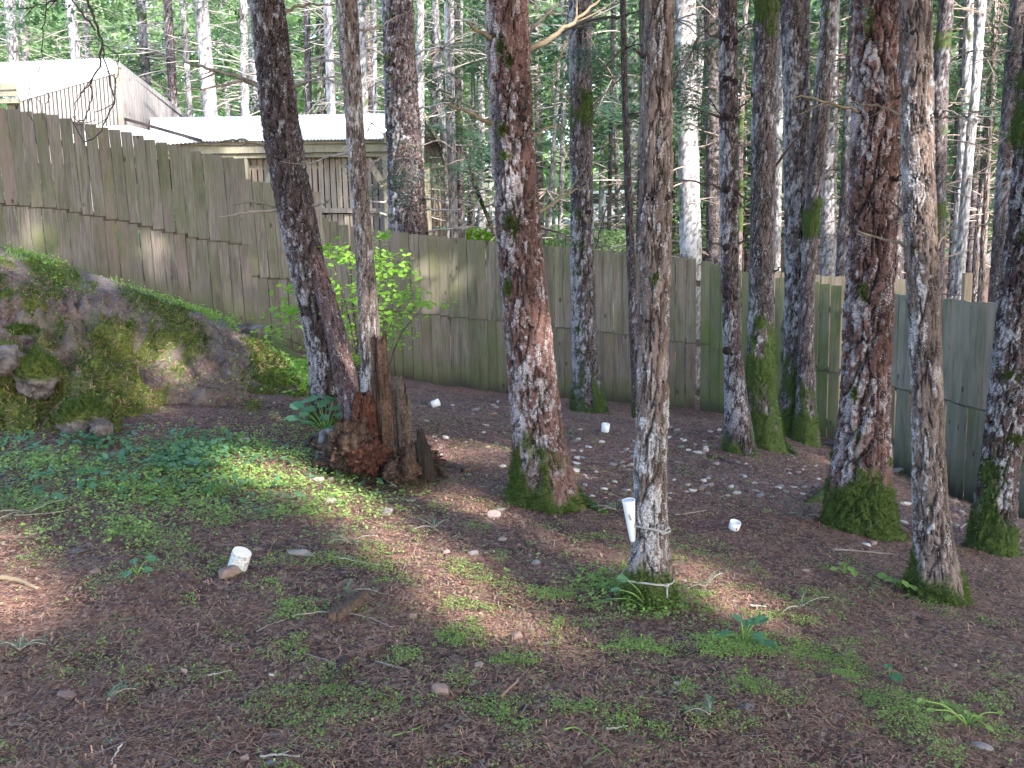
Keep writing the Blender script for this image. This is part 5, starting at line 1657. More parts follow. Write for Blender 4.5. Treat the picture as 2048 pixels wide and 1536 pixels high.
V, Q = lump(at(703, 893, 7.05), 0.12, 0.11, 0.14, 12, 0.45, 3.5, 90, jag=0.4)
part('knob', st, V, Q, mat=ROT)
V, Q = lump(at(738, 915, 6.95), 0.11, 0.09, 0.08, 14, 0.5, 3.5, 80, jag=0.45)
part('knob', st, V, Q, mat=ROT_RED)
V, Q = lump(at(803, 940, 6.85), 0.09, 0.08, 0.065, 16, 0.5, 3.5, 80, jag=0.45)
part('knob', st, V, Q, mat=ROT)
def st_root(pts, w0, w1, mat=ROOTM, par=st, name='root'):
    P = np.array([on_ground(x, y) + np.array([0, -0.03, h]) for x, y, h in pts])
    Qp, rr = resample(P, np.linspace(w0, w1, len(P)) / 2 * pxm(7.1), 26)
    V, Q, T = tube_arrays(Qp, rr, 10)
    V = V + 0.008 * np.stack([fbm(V * 25 + k * 5, 2, k) for k in range(3)], 1)
    part(name, par, V, Q, T, mat=mat)
st_root([(672, 905, 0.16), (650, 900, 0.16), (643, 915, 0.08), (655, 930, 0.03), (676, 942, 0.02), (690, 962, 0.0)], 20, 8)
st_root([(650, 905, 0.14), (640, 915, 0.06), (634, 935, 0.02), (632, 945, -0.01)], 13, 5)
st_root([(645, 903, 0.15), (625, 893, 0.08), (612, 898, 0.0)], 14, 8, TWIG_DARK)
st_root([(655, 915, 0.1), (648, 935, 0.02), (650, 950, 0.0)], 9, 4)
st_root([(862, 930, 0.08), (885, 950, 0.02), (905, 965, -0.02)], 30, 8, ROT)

# ================================================================== green bush behind the stump
def leaf_shape(C, dirs, nrm, L, wid=0.62, fold=0.12):
    """one pointed oval leaf (6 vertices, 4 triangles) per row"""
    s = np.cross(dirs, nrm)
    s /= np.linalg.norm(s, axis=1)[:, None] + 1e-9
    L = L[:, None]
    w = L * wid * 0.5
    base = C
    a = C + dirs * L * 0.38 + s * w + nrm * w * fold
    b = C + dirs * L * 0.38 - s * w + nrm * w * fold
    c1 = C + dirs * L * 0.75 + s * w * 0.72 + nrm * w * fold
    c2 = C + dirs * L * 0.75 - s * w * 0.72 + nrm * w * fold
    tip = C + dirs * L - nrm * L * 0.06
    V = np.stack([base, a, b, c1, c2, tip], 1).reshape(-1, 3)
    k = np.arange(len(C))[:, None] * 6
    Q = np.concatenate([k + np.array([[0, 1, 3, 5]]), k + np.array([[0, 5, 4, 2]])])
    return V, Q
def rand_dirs(n, rng, zs=0.3):
    d = rng.normal(0, 1, (n, 3))
    d[:, 2] *= zs
    return d / np.linalg.norm(d, axis=1)[:, None]
rng = np.random.default_rng(31)
YB = 9.5
bb = at(735, 800, YB)
bb[2] = gz1(bb[0], bb[1])
bush = thing('green_bush', 'bright yellow-green leafy bush between the leaning trunk and the slim grey trunk', 'bush', bb)
ac = Acc()
LC = []
sprays = [(690, 520, 75, 22), (660, 500, 35, 14), (650, 575, 30, 18), (700, 600, 60, 30), (770, 520, 55, 22), (800, 545, 40, 14), (810, 590, 60, 16), (850, 608, 40, 8), (765, 630, 60, 20), (790, 660, 40, 24), (690, 660, 50, 30), (745, 575, 50, 30), (600, 580, 40, 14),
          (575, 630, 40, 18), (545, 665, 28, 14), (600, 615, 40, 14), (700, 720, 50, 25), (770, 690, 40, 14), (610, 730, 45, 18), (640, 700, 40, 20), (615, 770, 40, 16), (760, 470, 20, 10), (660, 640, 40, 30), (730, 510, 40, 16)]
for (px, py, hw, hh) in sprays:
    e = at(px, py, YB + rng.uniform(-0.5, 0.4))
    m = (bb * 0.45 + e * 0.55) + np.array([0, 0, 0.18])
    q, rr = resample([bb + np.array([rng.uniform(-.08, .08), rng.uniform(-.08, .08), -0.03]), m, e], [0.010, 0.007, 0.002], 12)
    ac.add(*tube_arrays(q, rr, 5))
    n = int(80 * (hw / 50) ** 1.0 * max(1, hh / 20))
    P = e + np.stack([rng.normal(0, 0.55, n) * hw * pxm(YB), rng.normal(0, 0.18, n), rng.normal(0, 0.5, n) * hh * pxm(YB)], 1)
    LC.append(P)
LC = np.concatenate(LC)
n = len(LC)
nr = rand_dirs(n, rng, 1) * 0.65 + np.array([0, -0.2, 1.0])
nr /= np.linalg.norm(nr, axis=1)[:, None]
dd = rand_dirs(n, rng, 0.25) + np.array([0, 0, -0.2])
dd -= nr * (dd * nr).sum(1)[:, None]
dd /= np.linalg.norm(dd, axis=1)[:, None]
V, Q = leaf_shape(LC, dd, nr, rng.uniform(0.03, 0.075, n), 0.68)
part('foliage', bush, V, Q, mat=LEAF_BUSH, smooth=False)
V, Q, T, _ = ac.arr()
part('stem', bush, V, Q, T, mat=TWIG_DARK)

def leafy_plant(base_px, label, stems, leaf, mat, Ymax=None, name='leafy_plant', wid=0.8, group=None, seed=0):
    """low plant: stems are (dx, dy) pixel offsets of leaf tips from the base"""
    rg = np.random.default_rng(seed + 50)
    b = on_ground(*base_px)
    Y = b[1]
    t = thing(name, label, 'plant', b, group)
    ac = Acc()
    C, D = [], []
    for dx, dy in stems:
        e = at(base_px[0] + dx, base_px[1] + dy, Y + rg.uniform(-0.15, 0.15))
        e[2] = max(e[2], gz1(e[0], e[1]) + 0.03)
        q, rr = resample([b, (b + e) / 2 + np.array([0, 0, 0.03]), e], [0.004, 0.0035, 0.0025], 8)
        ac.add(*tube_arrays(q, rr, 5))
        C.append(e)
        v = e - b
        v[2] *= 0.2
        D.append(v / (np.linalg.norm(v) + 1e-6) + rg.normal(0, 0.3, 3) * np.array([1, 1, 0.3]))
    V, Q, T, _ = ac.arr()
    part('stem', t, V, Q, T, mat=LEAF_WEED)
    C, D = np.array(C), np.array(D)
    D /= np.linalg.norm(D, axis=1)[:, None]
    for i in range(len(C)):
        nr = np.array([[0.15 * rg.normal(), -0.3 + 0.15 * rg.normal(), 1.0]])
        nr /= np.linalg.norm(nr)
        d = D[i:i + 1] - nr * (D[i:i + 1] * nr).sum()
        d /= np.linalg.norm(d)
        L = np.array([leaf * rg.uniform(0.75, 1.2)])
        V, Q = leaf_shape(C[i:i + 1] - d * L * 0.3, d, nr, L, wid)
        part('leaf', t, V, Q, mat=mat, smooth=False)
    return t
leafy_plant((652, 868), 'cool green broad-leaved plant at the foot of the leaning trunk', [(-52, -55), (-35, -65), (-20, -72), (0, -75), (15, -70), (28, -60), (-40, -40), (-10, -58), (10, -50), (-28, -48), (25, -38), (-60, -30), (-5, -35), (-30, -22), (5, -15)], 0.15, LEAF_COOL, seed=1)
leafy_plant((1487, 1290), 'low plant with a few broad leaves on pale stems in open needle litter', [(-28, -22), (15, -45), (25, -20), (40, -8), (-5, -50), (-38, -16), (30, -48), (5, -38), (48, -2)], 0.072, LEAF_COOL, seed=2)
leafy_plant((1300, 1218), 'small broad leaves at the foot of the rope-tied trunk', [(-65, -40), (-50, -60), (-20, -32), (12, -36), (30, -20), (-80, -20), (-40, -22), (-15, -50), (20, -48), (0, -20)], 0.055, LEAF_COOL, seed=3)
leafy_plant((1690, 1150), 'small clover-leaved plant before the massive red trunk', [(-20, -12), (10, -14), (0, -20), (18, -6), (-8, -8)], 0.06, LEAF_WEED, seed=4)
leafy_plant((1800, 1180), 'clover-leaved plant against the pale tan trunk', [(-32, -10), (-15, -18), (8, -16), (24, -8), (-5, -6), (35, -4)], 0.07, LEAF_WEED, seed=5)
leafy_plant((535, 700), 'dark fern tuft on the lower end of the rock bank', [(-22, -10), (-10, -25), (5, -22), (18, -8), (-2, -12)], 0.10, LEAF_COOL, seed=6)
leafy_plant((1780, 1358), 'single round-leaved seedling low beside the needle litter', [(-4, -10), (8, -8)], 0.06, LEAF_COOL, seed=7)
leafy_plant((275, 1150), 'bluish broad-leaved seedling before the dark needle patch', [(-18, -6), (-6, -12), (14, -6), (28, 2)], 0.07, LEAF_COOL, seed=8)
leafy_plant((100, 998), 'bluish-leaved seedling in the weeds near the rock bank', [(-22, -4), (-8, -10), (10, -8), (24, -2)], 0.08, LEAF_COOL, seed=9)
leafy_plant((1935, 1450), 'trailing clover in the near corner', [(-70, -30), (-45, -38), (-30, -15), (0, -20), (20, 0), (40, 15), (60, 30), (-90, -50)], 0.042, LEAF_WEED, seed=10)

# ================================================================== stones
STONE_G = simple_mat('stone_grey', (0.15, 0.13, 0.125), (0.29, 0.255, 0.245), 9, 0.85, 0.5, 0.01)
STONE_W = simple_mat('stone_white', (0.34, 0.31, 0.29), (0.54, 0.50, 0.47), 9, 0.85, 0.4, 0.008)
STONE_B = simple_mat('stone_brown', (0.15, 0.10, 0.085), (0.31, 0.215, 0.18), 9, 0.85, 0.5, 0.01)
STONE_P = simple_mat('stone_pink', (0.24, 0.17, 0.15), (0.38, 0.285, 0.255), 9, 0.85, 0.4, 0.008)
STONE_D = simple_mat('stone_dark', (0.06, 0.052, 0.052), (0.15, 0.13, 0.13), 9, 0.85, 0.5, 0.01)
MATS = {'g': STONE_G, 'w': STONE_W, 'b': STONE_B, 'p': STONE_P, 'd': STONE_D}
_stone = {}
def stone_mesh(k, mk):
    if (k, mk) in _stone: return _stone[(k, mk)]
    bm = bmesh.new()
    bmesh.ops.create_icosphere(bm, subdivisions=3, radius=0.5)
    V = np.array([v.co[:] for v in bm.verts])
    rg = np.random.default_rng(k)
    # cut by random planes for facets, then noise
    for _ in range(14 if k % 3 else 9):
        nn = rg.normal(0, 1, 3)
        nn /= np.linalg.norm(nn)
        dd = V @ nn
        lim = rg.uniform(0.22, 0.37)
        V = V - np.outer(np.maximum(dd - lim, 0) * 0.9, nn)
    V = V * (1 + 0.12 * fbm(V * 3 + k, 3, k) + 0.04 * fbm(V * 10 + k, 2, k))[:, None]
    V[:, 2] *= 0.62
    for v, c in zip(bm.verts, V): v.co = c
    me = bpy.data.meshes.new('stone')
    bm.to_mesh(me)
    bm.free()
    me.polygons.foreach_set('use_smooth', np.full(len(me.polygons), False))
    me.materials.append(MATS[mk])
    _stone[(k, mk)] = me
    return me
def stone(px, py, w, h, mk, label, seed, group=None, name='stone', sink=0.25):
    p = on_ground(px, py + h * 0.4)
    r = random.Random(seed)
    o = bpy.data.objects.new(name, stone_mesh(seed % 9, mk))
    COL.objects.link(o)
    s = pxm(p[1])
    W, Hh = w * s * 1.08, h * s * 1.25
    o.scale = (W, W * r.uniform(0.6, 0.9), max(Hh, W * 0.3) * 1.35)
    o.location = (p[0], p[1] + W * 0.2, gz1(p[0], p[1]) + o.scale[2] * 0.35 * (0.55 - sink))
    o.rotation_euler = (r.gauss(0, 0.12), r.gauss(0, 0.12), r.choice([0, 3.14]) + r.gauss(0, 0.25))
    return tag(o, label, 'stone', group)
for k, (px, py, w, h, mk, lab) in enumerate([
    (636, 958, 32, 14, 'w', 'white oblong stone lying before the grey stump root'),
    (662, 957, 20, 13, 'p', 'cream square stone touching the white oblong one by the stump root'),
    (485, 878, 28, 14, 'w', 'white stone in the weeds before the mossy bank end'),
    (658, 1000, 34, 22, 'p', 'pinkish wedge stone among weeds before the stump'),
    (772, 1024, 34, 20, 'g', 'grey flat stone where the sunlit strip begins'),
    (602, 1104, 54, 24, 'g', 'long pale grey angular stone on bare needles, beside the white log'),
    (186, 1142, 28, 13, 'b', 'rounded brown stone near the dark needle patch'),
    (150, 1102, 42, 13, 'd', 'dark flat stone with a round one beside it in the shade of the weeds'),
    (125, 1388, 46, 26, 'b', 'large reddish brown stone lying alone in near needle litter'),
    (367, 1340, 20, 16, 'p', 'pale round stone alone in dark needle litter'),
    (541, 1348, 17, 11, 'w', 'small white stone left of the two long twigs'),
    (884, 1374, 48, 34, 'b', 'large brown-grey stone with a pale chip on it, nearest the middle'),
    (1032, 1268, 30, 30, 'b', 'upright rusty brown stone in thin weeds'),
    (957, 1330, 26, 18, 'p', 'pinkish stone in the weeds beyond the large brown-grey one'),
    (822, 1230, 22, 15, 'b', 'small brown stone among thin weeds past the dark log'),
    (1088, 1409, 18, 13, 'p', 'small pink pebble stone in near litter'),
    (1357, 1367, 19, 13, 'w', 'small cream stone alone right of the long reddish stick'),
    (1313, 1385, 22, 14, 'b', 'dull brown stone beside the small cream one'),
    (1345, 1430, 18, 13, 'p', 'rusty orange pebble stone in near litter'),
    (893, 1102, 20, 14, 'p', 'small pink stone in the sunlit strip'),
    (945, 1104, 26, 16, 'g', 'rounded grey stone in the weeds beside the sunlit strip'),
    (1006, 1076, 26, 14, 'p', 'flat pale stone on the weeds behind the rounded grey one'),
    (985, 1030, 40, 22, 'p', 'sunlit flat rock with a moss cap in front of the thickest trunk'),
    (998, 1018, 24, 10, 'g', 'flat grey stone behind the moss-capped rock'),
    (1070, 1125, 22, 13, 'g', 'grey stone half in weeds before the white cone'),
    (1386, 980, 20, 12, 'w', 'white stone in the open soil behind the rope-tied trunk'),
    (1406, 972, 20, 9, 'g', 'flat grey stone touching the white stone on open soil'),
    (1510, 980, 20, 8, 'p', 'flat pinkish stone on open soil between trunks'),
    (1521, 991, 30, 9, 'g', 'long flat grey stone on open soil between trunks'),
    (1572, 982, 18, 10, 'g', 'rounded grey stone near the moss root of the massive red trunk'),
    (1634, 972, 18, 9, 'g', 'pale grey stone against the moss root of the massive red trunk'),
    (1745, 1068, 34, 16, 'd', 'dark flat stone at the foot of the massive red trunk'),
    (1735, 1088, 18, 8, 'w', 'white chip stone before the massive red trunk'),
    (1747, 1085, 16, 12, 'p', 'tan stone touching the white chip'),
    (1790, 940, 40, 18, 'g', 'long pale rock lying at the foot of the silver grey fence'),
    (1814, 1006, 30, 14, 'w', 'white lichen stone between the massive red and tan trunks'),
    (1808, 1043, 20, 10, 'w', 'small white stone pair between the massive red and tan trunks'),
    (1660, 885, 32, 18, 'd', 'dark rock against the mossy fence corner'),
    (2030, 1062, 26, 14, 'g', 'grey rock at the fence foot past the edge trunk'),
    (2036, 1080, 30, 12, 'p', 'flat pale rock before the edge trunk'),
    (1910, 1330, 22, 10, 'p', 'small pale stone low in the near corner'),
    (1495, 1410, 30, 20, 'd', 'bluish dark wedge stone in near litter'),
    (1975, 1495, 56, 22, 'g', 'broad flat grey rock in the lower corner'),
    (985, 827, 22, 16, 'b', 'brown block stone on open soil before the fence'),
    (952, 817, 20, 10, 'g', 'flat grey stone on open soil before the fence'),
    (890, 873, 16, 12, 'w', 'white round stone past the hollow stump shard'),
    (1003, 931, 22, 10, 'w', 'white stone on open soil beside the thickest trunk'),
    (485, 1515, 26, 18, 'b', 'reddish round stone at the bottom edge'),
    (540, 1527, 34, 18, 'g', 'grey stone at the bottom edge under a twig'),
    (712, 942, 18, 9, 'p', 'small pink chip under the stump'),
    (1610, 1140, 20, 8, 'p', 'tan chip stone on bare soil between rope-tied and tan trunks'),
    (1370, 1160, 14, 8, 'w', 'small white stone in the sunlit spot past the rope-tied trunk'),
    (825, 1000, 18, 10, 'g', 'small grey stone on red needles right of the stump'),
]):
    stone(px, py, w, h, mk, lab, k + 1)
stone(450, 1142, 60, 40, 'b', 'brown domed rock leaning against the short white log', 13, sink=0.15)
# smaller stones strewn over the open soil before the fence: nothing tells them apart
r = random.Random(17)
for k in range(150):
    for _ in range(20):
        px, py = r.uniform(1140, 1680), r.uniform(838, 1000)
        if py > 850 + (px - 1200) * 0.0 and not (1440 < px < 1560 and py < 915) and not (1640 < px): break
    w = r.uniform(8, 19)
    stone(px, py, w, w * r.uniform(0.4, 0.7), r.choice('gwwgpwgb'), 'small pale stone strewn on the open soil between fence and rope-tied trunk', 100 + k, 'small stones strewn before the fence')
for k in range(34):
    px, py = r.uniform(830, 1010), r.uniform(800, 960)
    w = r.uniform(7, 13)
    stone(px, py, w, w * 0.55, r.choice('gwpb'), 'small stone on weedy soil between the stump and the thickest trunk', 200 + k, 'small stones beside the stump')
for k in range(40):
    px = r.uniform(1890, 1965)
    py = 965 + (px - 1890) * 0.8 + r.uniform(0, 70)
    w = r.uniform(10, 22)
    stone(px, py, w, w * 0.6, r.choice('dbdgb'), 'brown stone in the rubble heap along the silver grey fence', 300 + k, 'rubble along the silver grey fence')
# boulders in the bank
def boulder(c, rx, ry, rz, label, seed, mossy=True, mat=None):
    V, Q = lump(c, rx, ry, rz, seed, 0.35, 2.2, 64)
    nz = (V - np.asarray(c))[:, 2] / rz
    m = sstep(-0.25, 0.2, nz + 0.5 * fbm(V * 6, 3, seed)) if mossy else np.zeros(len(V))
    t = thing('boulder', label, 'boulder', (c[0], c[1], c[2] - rz))
    b = part('rock', t, V, Q, mat=bm_, attrs={'mask': np.stack([m, 0 * m, 0 * m], 1)})
    if mossy:
        idx = np.where(m > 0.6)[0]
        pk = RNG.choice(idx, 2600)
        nn = (V[pk] - np.asarray(c)) / np.array([rx, ry, rz])
        nn /= np.linalg.norm(nn, axis=1)[:, None]
        bv, bt = blades(V[pk] + RNG.normal(0, 0.008, (2600, 3)), nn, 0.030, 0.6, 0.2, 0.2)
        part('moss', t, bv, tris=bt, mat=MOSS, smooth=False, kind='stuff')
boulder(at(75, 752, 8.1), 0.17, 0.18, 0.17, 'rounded boulder thick with moss on the rock bank', 21)
boulder(at(168, 836, 7.6), 0.18, 0.18, 0.13, 'mossy boulder overhanging a dark hollow at the bank foot', 22)
boulder(at(2, 722, 8.0), 0.17, 0.18, 0.12, 'bare grey rock at the picture edge on the bank', 23, False)
boulder(at(205, 858, 7.35), 0.08, 0.08, 0.07, 'small bare stone under the overhanging mossy boulder', 24, False)
boulder(at(20, 590, 9.3), 0.10, 0.1, 0.07, 'small bare rock high on the bank', 25, False)
boulder(at(500, 662, 11.2), 0.20, 0.15, 0.08, 'flat grey rock on the lower end of the bank crest', 26, False)
boulder(at(556, 772, 10.2), 0.20, 0.2, 0.15, 'smooth mossy rock ending the bank beside the leaning trunk', 27)
boulder(at(45, 672, 8.85), 0.18, 0.16, 0.10, 'low moss cushion above the rounded mossy boulder', 28)

# ================================================================== white things
WHITE = simple_mat('white_plastic', (0.72, 0.72, 0.73), (0.80, 0.80, 0.81), 12, 0.5, 0.05, 0.002, spec=0.4)
DIRTY = simple_mat('smudge', (0.05, 0.045, 0.04), (0.12, 0.11, 0.10), 12, 0.9, 0)
def lathe(prof, n=28):
    prof = np.asarray(prof, float)
    th = np.linspace(0, 2 * np.pi, n, endpoint=False)
    V = np.stack([prof[:, 0, None] * np.cos(th), prof[:, 0, None] * np.sin(th), np.repeat(prof[:, 1, None], n, 1)], -1).reshape(-1, 3)
    return V, grid_quads(len(prof), n, True)
def cup(px, py, w, h, label, tilt=(0, 0), spin=0):
    p = on_ground(px, py + h / 2)
    s = pxm(p[1])
    R, H = w * s / 2, h * s
    t = thing('cup', label, 'cup', p, 'white cups lying about the yard')
    V, Q = lathe([(R * 0.05, 0), (R * 0.88, 0), (R * 0.95, H * 0.05), (R, H), (R * 0.93, H), (R * 0.88, H * 0.08), (R * 0.05, H * 0.06)])
    m = np.array(Matrix.Rotation(tilt[0], 3, 'X') @ Matrix.Rotation(tilt[1], 3, 'Y') @ Matrix.Rotation(spin, 3, 'Z'))
    V = V @ m.T
    V[:, 2] -= V[:, 2].min() + 0.004
    part('wall', t, V + p, Q, mat=WHITE)
    hp = np.array([(R * 0.95, 0, H * 0.75), (R * 1.5, 0, H * 0.72), (R * 1.6, 0, H * 0.45), (R * 1.35, 0, H * 0.25), (R * 0.95, 0, H * 0.25)])
    return t, p, m, hp, R
t, p, m, hp, R = cup(1210, 855, 17, 17, 'white cup upright on open soil beside a dark clod, near the moss-collared trunk', (0.1, 0.1))
t, p, m, hp, R = cup(1467, 1051, 23, 17, 'white cup on bare soil behind the rope-tied trunk, dark mark on its side', (0.25, 0.2))
V, Q = box_arrays(p + np.array([0.012, -R * 1.03, 0.018]), (0.005, 0, 0), (0, 0.003, 0), (0, 0, 0.011))
part('smudge', t, V, Q, mat=DIRTY, smooth=False)
t, p, m, hp, R = cup(864, 807, 15, 16, 'white cup lying tipped over on the soil before the fence', (0.2, 1.2))
stone(1192, 858, 18, 10, 'd', 'dark clod touching the upright white cup', 411)
stone(846, 806, 16, 9, 'd', 'dark clod beside the tipped white cup', 412)
# white cone standing upside down against the trunk
cb, ct = at(1266, 1082, 4.72), at(1257, 1000, 4.70)
ax_ = ct - cb
Hc = np.linalg.norm(ax_)
prof = [(0.012, 0), (0.015, 0.01), (0.031, Hc - 0.012), (0.033, Hc), (0.029, Hc), (0.025, Hc - 0.03), (0.008, 0.02)]
V, Q = lathe(prof, 36)
rot = np.array(Vector((0, 0, 1)).rotation_difference(Vector(tuple(ax_ / Hc))).to_matrix())
cone = thing('white_cone', 'tall white plastic cone wedged point down against the rope-tied trunk', 'cone', cb)
part('shell', cone, V @ rot.T + cb, Q, mat=WHITE)
V, Q = lathe([(0.001, Hc - 0.004), (0.0285, Hc - 0.004), (0.0285, Hc - 0.007), (0.001, Hc - 0.007)], 30)
part('lid', cone, V @ rot.T + cb, Q, mat=WHITE)
# cords round the trunk
CORD = simple_mat('cord', (0.20, 0.19, 0.17), (0.38, 0.36, 0.33), 60, 0.9, 0.5, 0.002)
def cord(py_l, py_r, xl, xr, label, tail, extra=()):
    TV = NEAR['H'][2]
    a, b = at(xl, py_l, 4.75), at(xr, py_r, 4.75)
    zc = (a[2] + b[2]) / 2
    ring = TV[np.abs(TV[:, 2] - zc) < 0.02]
    c = np.array([ring[:, 0].mean(), ring[:, 1].mean(), zc])
    ra = np.linalg.norm(ring[:, :2] - c[:2], axis=1)
    ta = np.arctan2(ring[:, 1] - c[1], ring[:, 0] - c[0])
    th = np.linspace(0, 2 * np.pi, 64, endpoint=True)
    rv = np.array([ra[np.abs(np.angle(np.exp(1j * (ta - q)))) < 0.28].max() for q in th]) + 0.005
    rr = float(rv[48 + 5])
    sl = (b[2] - a[2]) / (2 * rv.mean())
    P = np.stack([c[0] + rv * np.cos(th), c[1] + rv * np.sin(th), c[2] + sl * rv * np.cos(th) + 0.006 * np.sin(3 * th)], 1)
    t = thing('cord', label, 'cord', c, 'cords tied round the trunk')
    V, Q, T = tube_arrays(P, np.full(64, 0.0055), 8)
    part('loop', t, V, Q, T, mat=CORD)
    k = P[53] + np.array([0, -0.004, 0])
    V, Q = lump(k, 0.013, 0.013, 0.012, 3, 0.3, 3, 20)
    part('knot', t, V, Q, mat=CORD)
    P = k + np.array(tail)
    V, Q, T = tube_arrays(P, np.full(len(P), 0.005), 8)
    part('tail', t, V, Q, T, mat=CORD)
    for e in extra:
        P = np.array([at(x, y, Y) for x, y, Y in e])
        V, Q, T = tube_arrays(P, np.full(len(P), 0.0045), 8)
        part('tail', t, V, Q, T, mat=CORD)
cord(1040, 1058, 1268, 1332, 'grey cord round the trunk at the height of the white cone', [(0, -0.004, 0), (0.01, -0.01, 0.015), (0.02, -0.012, 0.025), (0.028, -0.012, 0.022)], [[(1262, 1040, 4.66), (1258, 1030, 4.655)]])
cord(1150, 1157, 1252, 1338, 'grey cord low round the foot of the trunk with a hanging end', [(0, -0.004, 0), (0.0, -0.012, -0.02), (0.002, -0.014, -0.04), (0.001, -0.012, -0.058)])

# ================================================================== logs, sticks
LOGW = bark_mat('log_lichen', (0.18, 0.16, 0.15), (0.42, 0.40, 0.38), (0.58, 0.56, 0.54), (0.80, 0.79, 0.78))
CUT = simple_mat('log_cut', (0.66, 0.60, 0.52), (0.80, 0.75, 0.68), 25, 0.85, 0.2, 0.004)
def short_log(a, b, r, label, bark, cut, seed=0, name='log', rough=0.05, light=0.9):
    a, b = np.asarray(a, float), np.asarray(b, float)
    t_ = np.linspace(0, 1, 26)
    P = a + (b - a) * t_[:, None]
    V, Q, T = tube_arrays(P, np.full(26, r), 40, False)
    ctr = np.repeat(P, 40, 0)
    V = V + (V - ctr) * (rough * fbm(V * 30, 3, seed) + 0.3 * rough * fbm(V * 90, 2, seed))[:, None]
    t = thing(name, label, 'log', ((a + b) / 2)[0:3] - np.array([0, 0, r]))
    f1, f2, _ = worley(V * 60, seed)
    part('bark', t, V, Q, mat=bark, attrs={'mask': np.stack([0.6 * (f2 - f1 < 0.12), np.full(len(V), light) * (fbm(V * 40, 3, seed) > -0.25), 0 * f1], 1)})
    for end, off in ((0, -1), (25, 1)):
        ring = V[end * 40:(end + 1) * 40]
        c = ring.mean(0) + (b - a) / np.linalg.norm(b - a) * off * 0.002
        W = np.concatenate([ring, [c]])
        i = np.arange(40)
        T = np.stack([i, (i + 1) % 40, np.full(40, 40)], 1)
        part('cut_end', t, W, tris=T, mat=cut, smooth=False)
    return t
pb, pt_ = on_ground(476, 1143), at(482, 1103, 5.15)
Yl = pb[1]
short_log(at(473, 1140, Yl), at(484, 1104, Yl - 0.02), 0.048, 'short white log section standing tilted against the brown rock', LOGW, CUT, 3, rough=0.06)
ROTLOG = bark_mat('log_dark', (0.02, 0.014, 0.012), (0.075, 0.048, 0.036), (0.13, 0.085, 0.062), (0.25, 0.2, 0.17))
la, lb = on_ground(668, 1243), on_ground(728, 1205)
short_log(la + np.array([0, 0, 0.012]), lb + np.array([0, 0, 0.03]), 0.032, 'dark rotten log piece lying under a long bare twig', ROTLOG, ROT, 5, rough=0.25, light=0.1)
la, lb = on_ground(668, 1372), on_ground(690, 1318)
short_log(la + np.array([0, 0, -0.008]), lb + np.array([0, 0, -0.008]), 0.026, 'dark brown log half buried in near litter', ROTLOG, ROT, 6, rough=0.3, light=0.05)
la, lb = on_ground(925, 946), on_ground(962, 938)
short_log(la + np.array([0, 0, 0.015]), lb + np.array([0, 0, 0.02]), 0.02, 'dark bark piece on the soil between stump and thickest trunk', ROTLOG, ROT, 7, rough=0.3, light=0.05)
def stick(pts, w, label, mat, seed=0, lift=0.012, fork=()):
    r = random.Random(seed)
    P = np.array([on_ground(x, y) + np.array([0, 0, lift]) for x, y in pts])
    Y = P[:, 1].mean()
    Qp, rr = resample(P, np.linspace(w, w * 0.5, len(P)) / 2 * pxm(Y), max(10, len(P) * 5))
    Qp += np.array([[r.gauss(0, 0.0012) for _ in range(3)] for _ in range(len(Qp))])
    ac = Acc()
    ac.add(*tube_arrays(Qp, rr, 7))
    for f in fork:
        F = np.array([on_ground(x, y) + np.array([0, 0, lift]) for x, y in f])
        q2, r2 = resample(F, np.linspace(w * 0.5, w * 0.25, len(F)) / 2 * pxm(Y), 10)
        ac.add(*tube_arrays(q2, r2, 6))
    V, Q, T, _ = ac.arr()
    solo('stick', V, Q, T, mat=mat, label=label, cat='stick', group='fallen sticks on the yard floor')
REDST = simple_mat('red_stick', (0.22, 0.12, 0.085), (0.40, 0.25, 0.18), 14, 0.85, 0.3, 0.004)
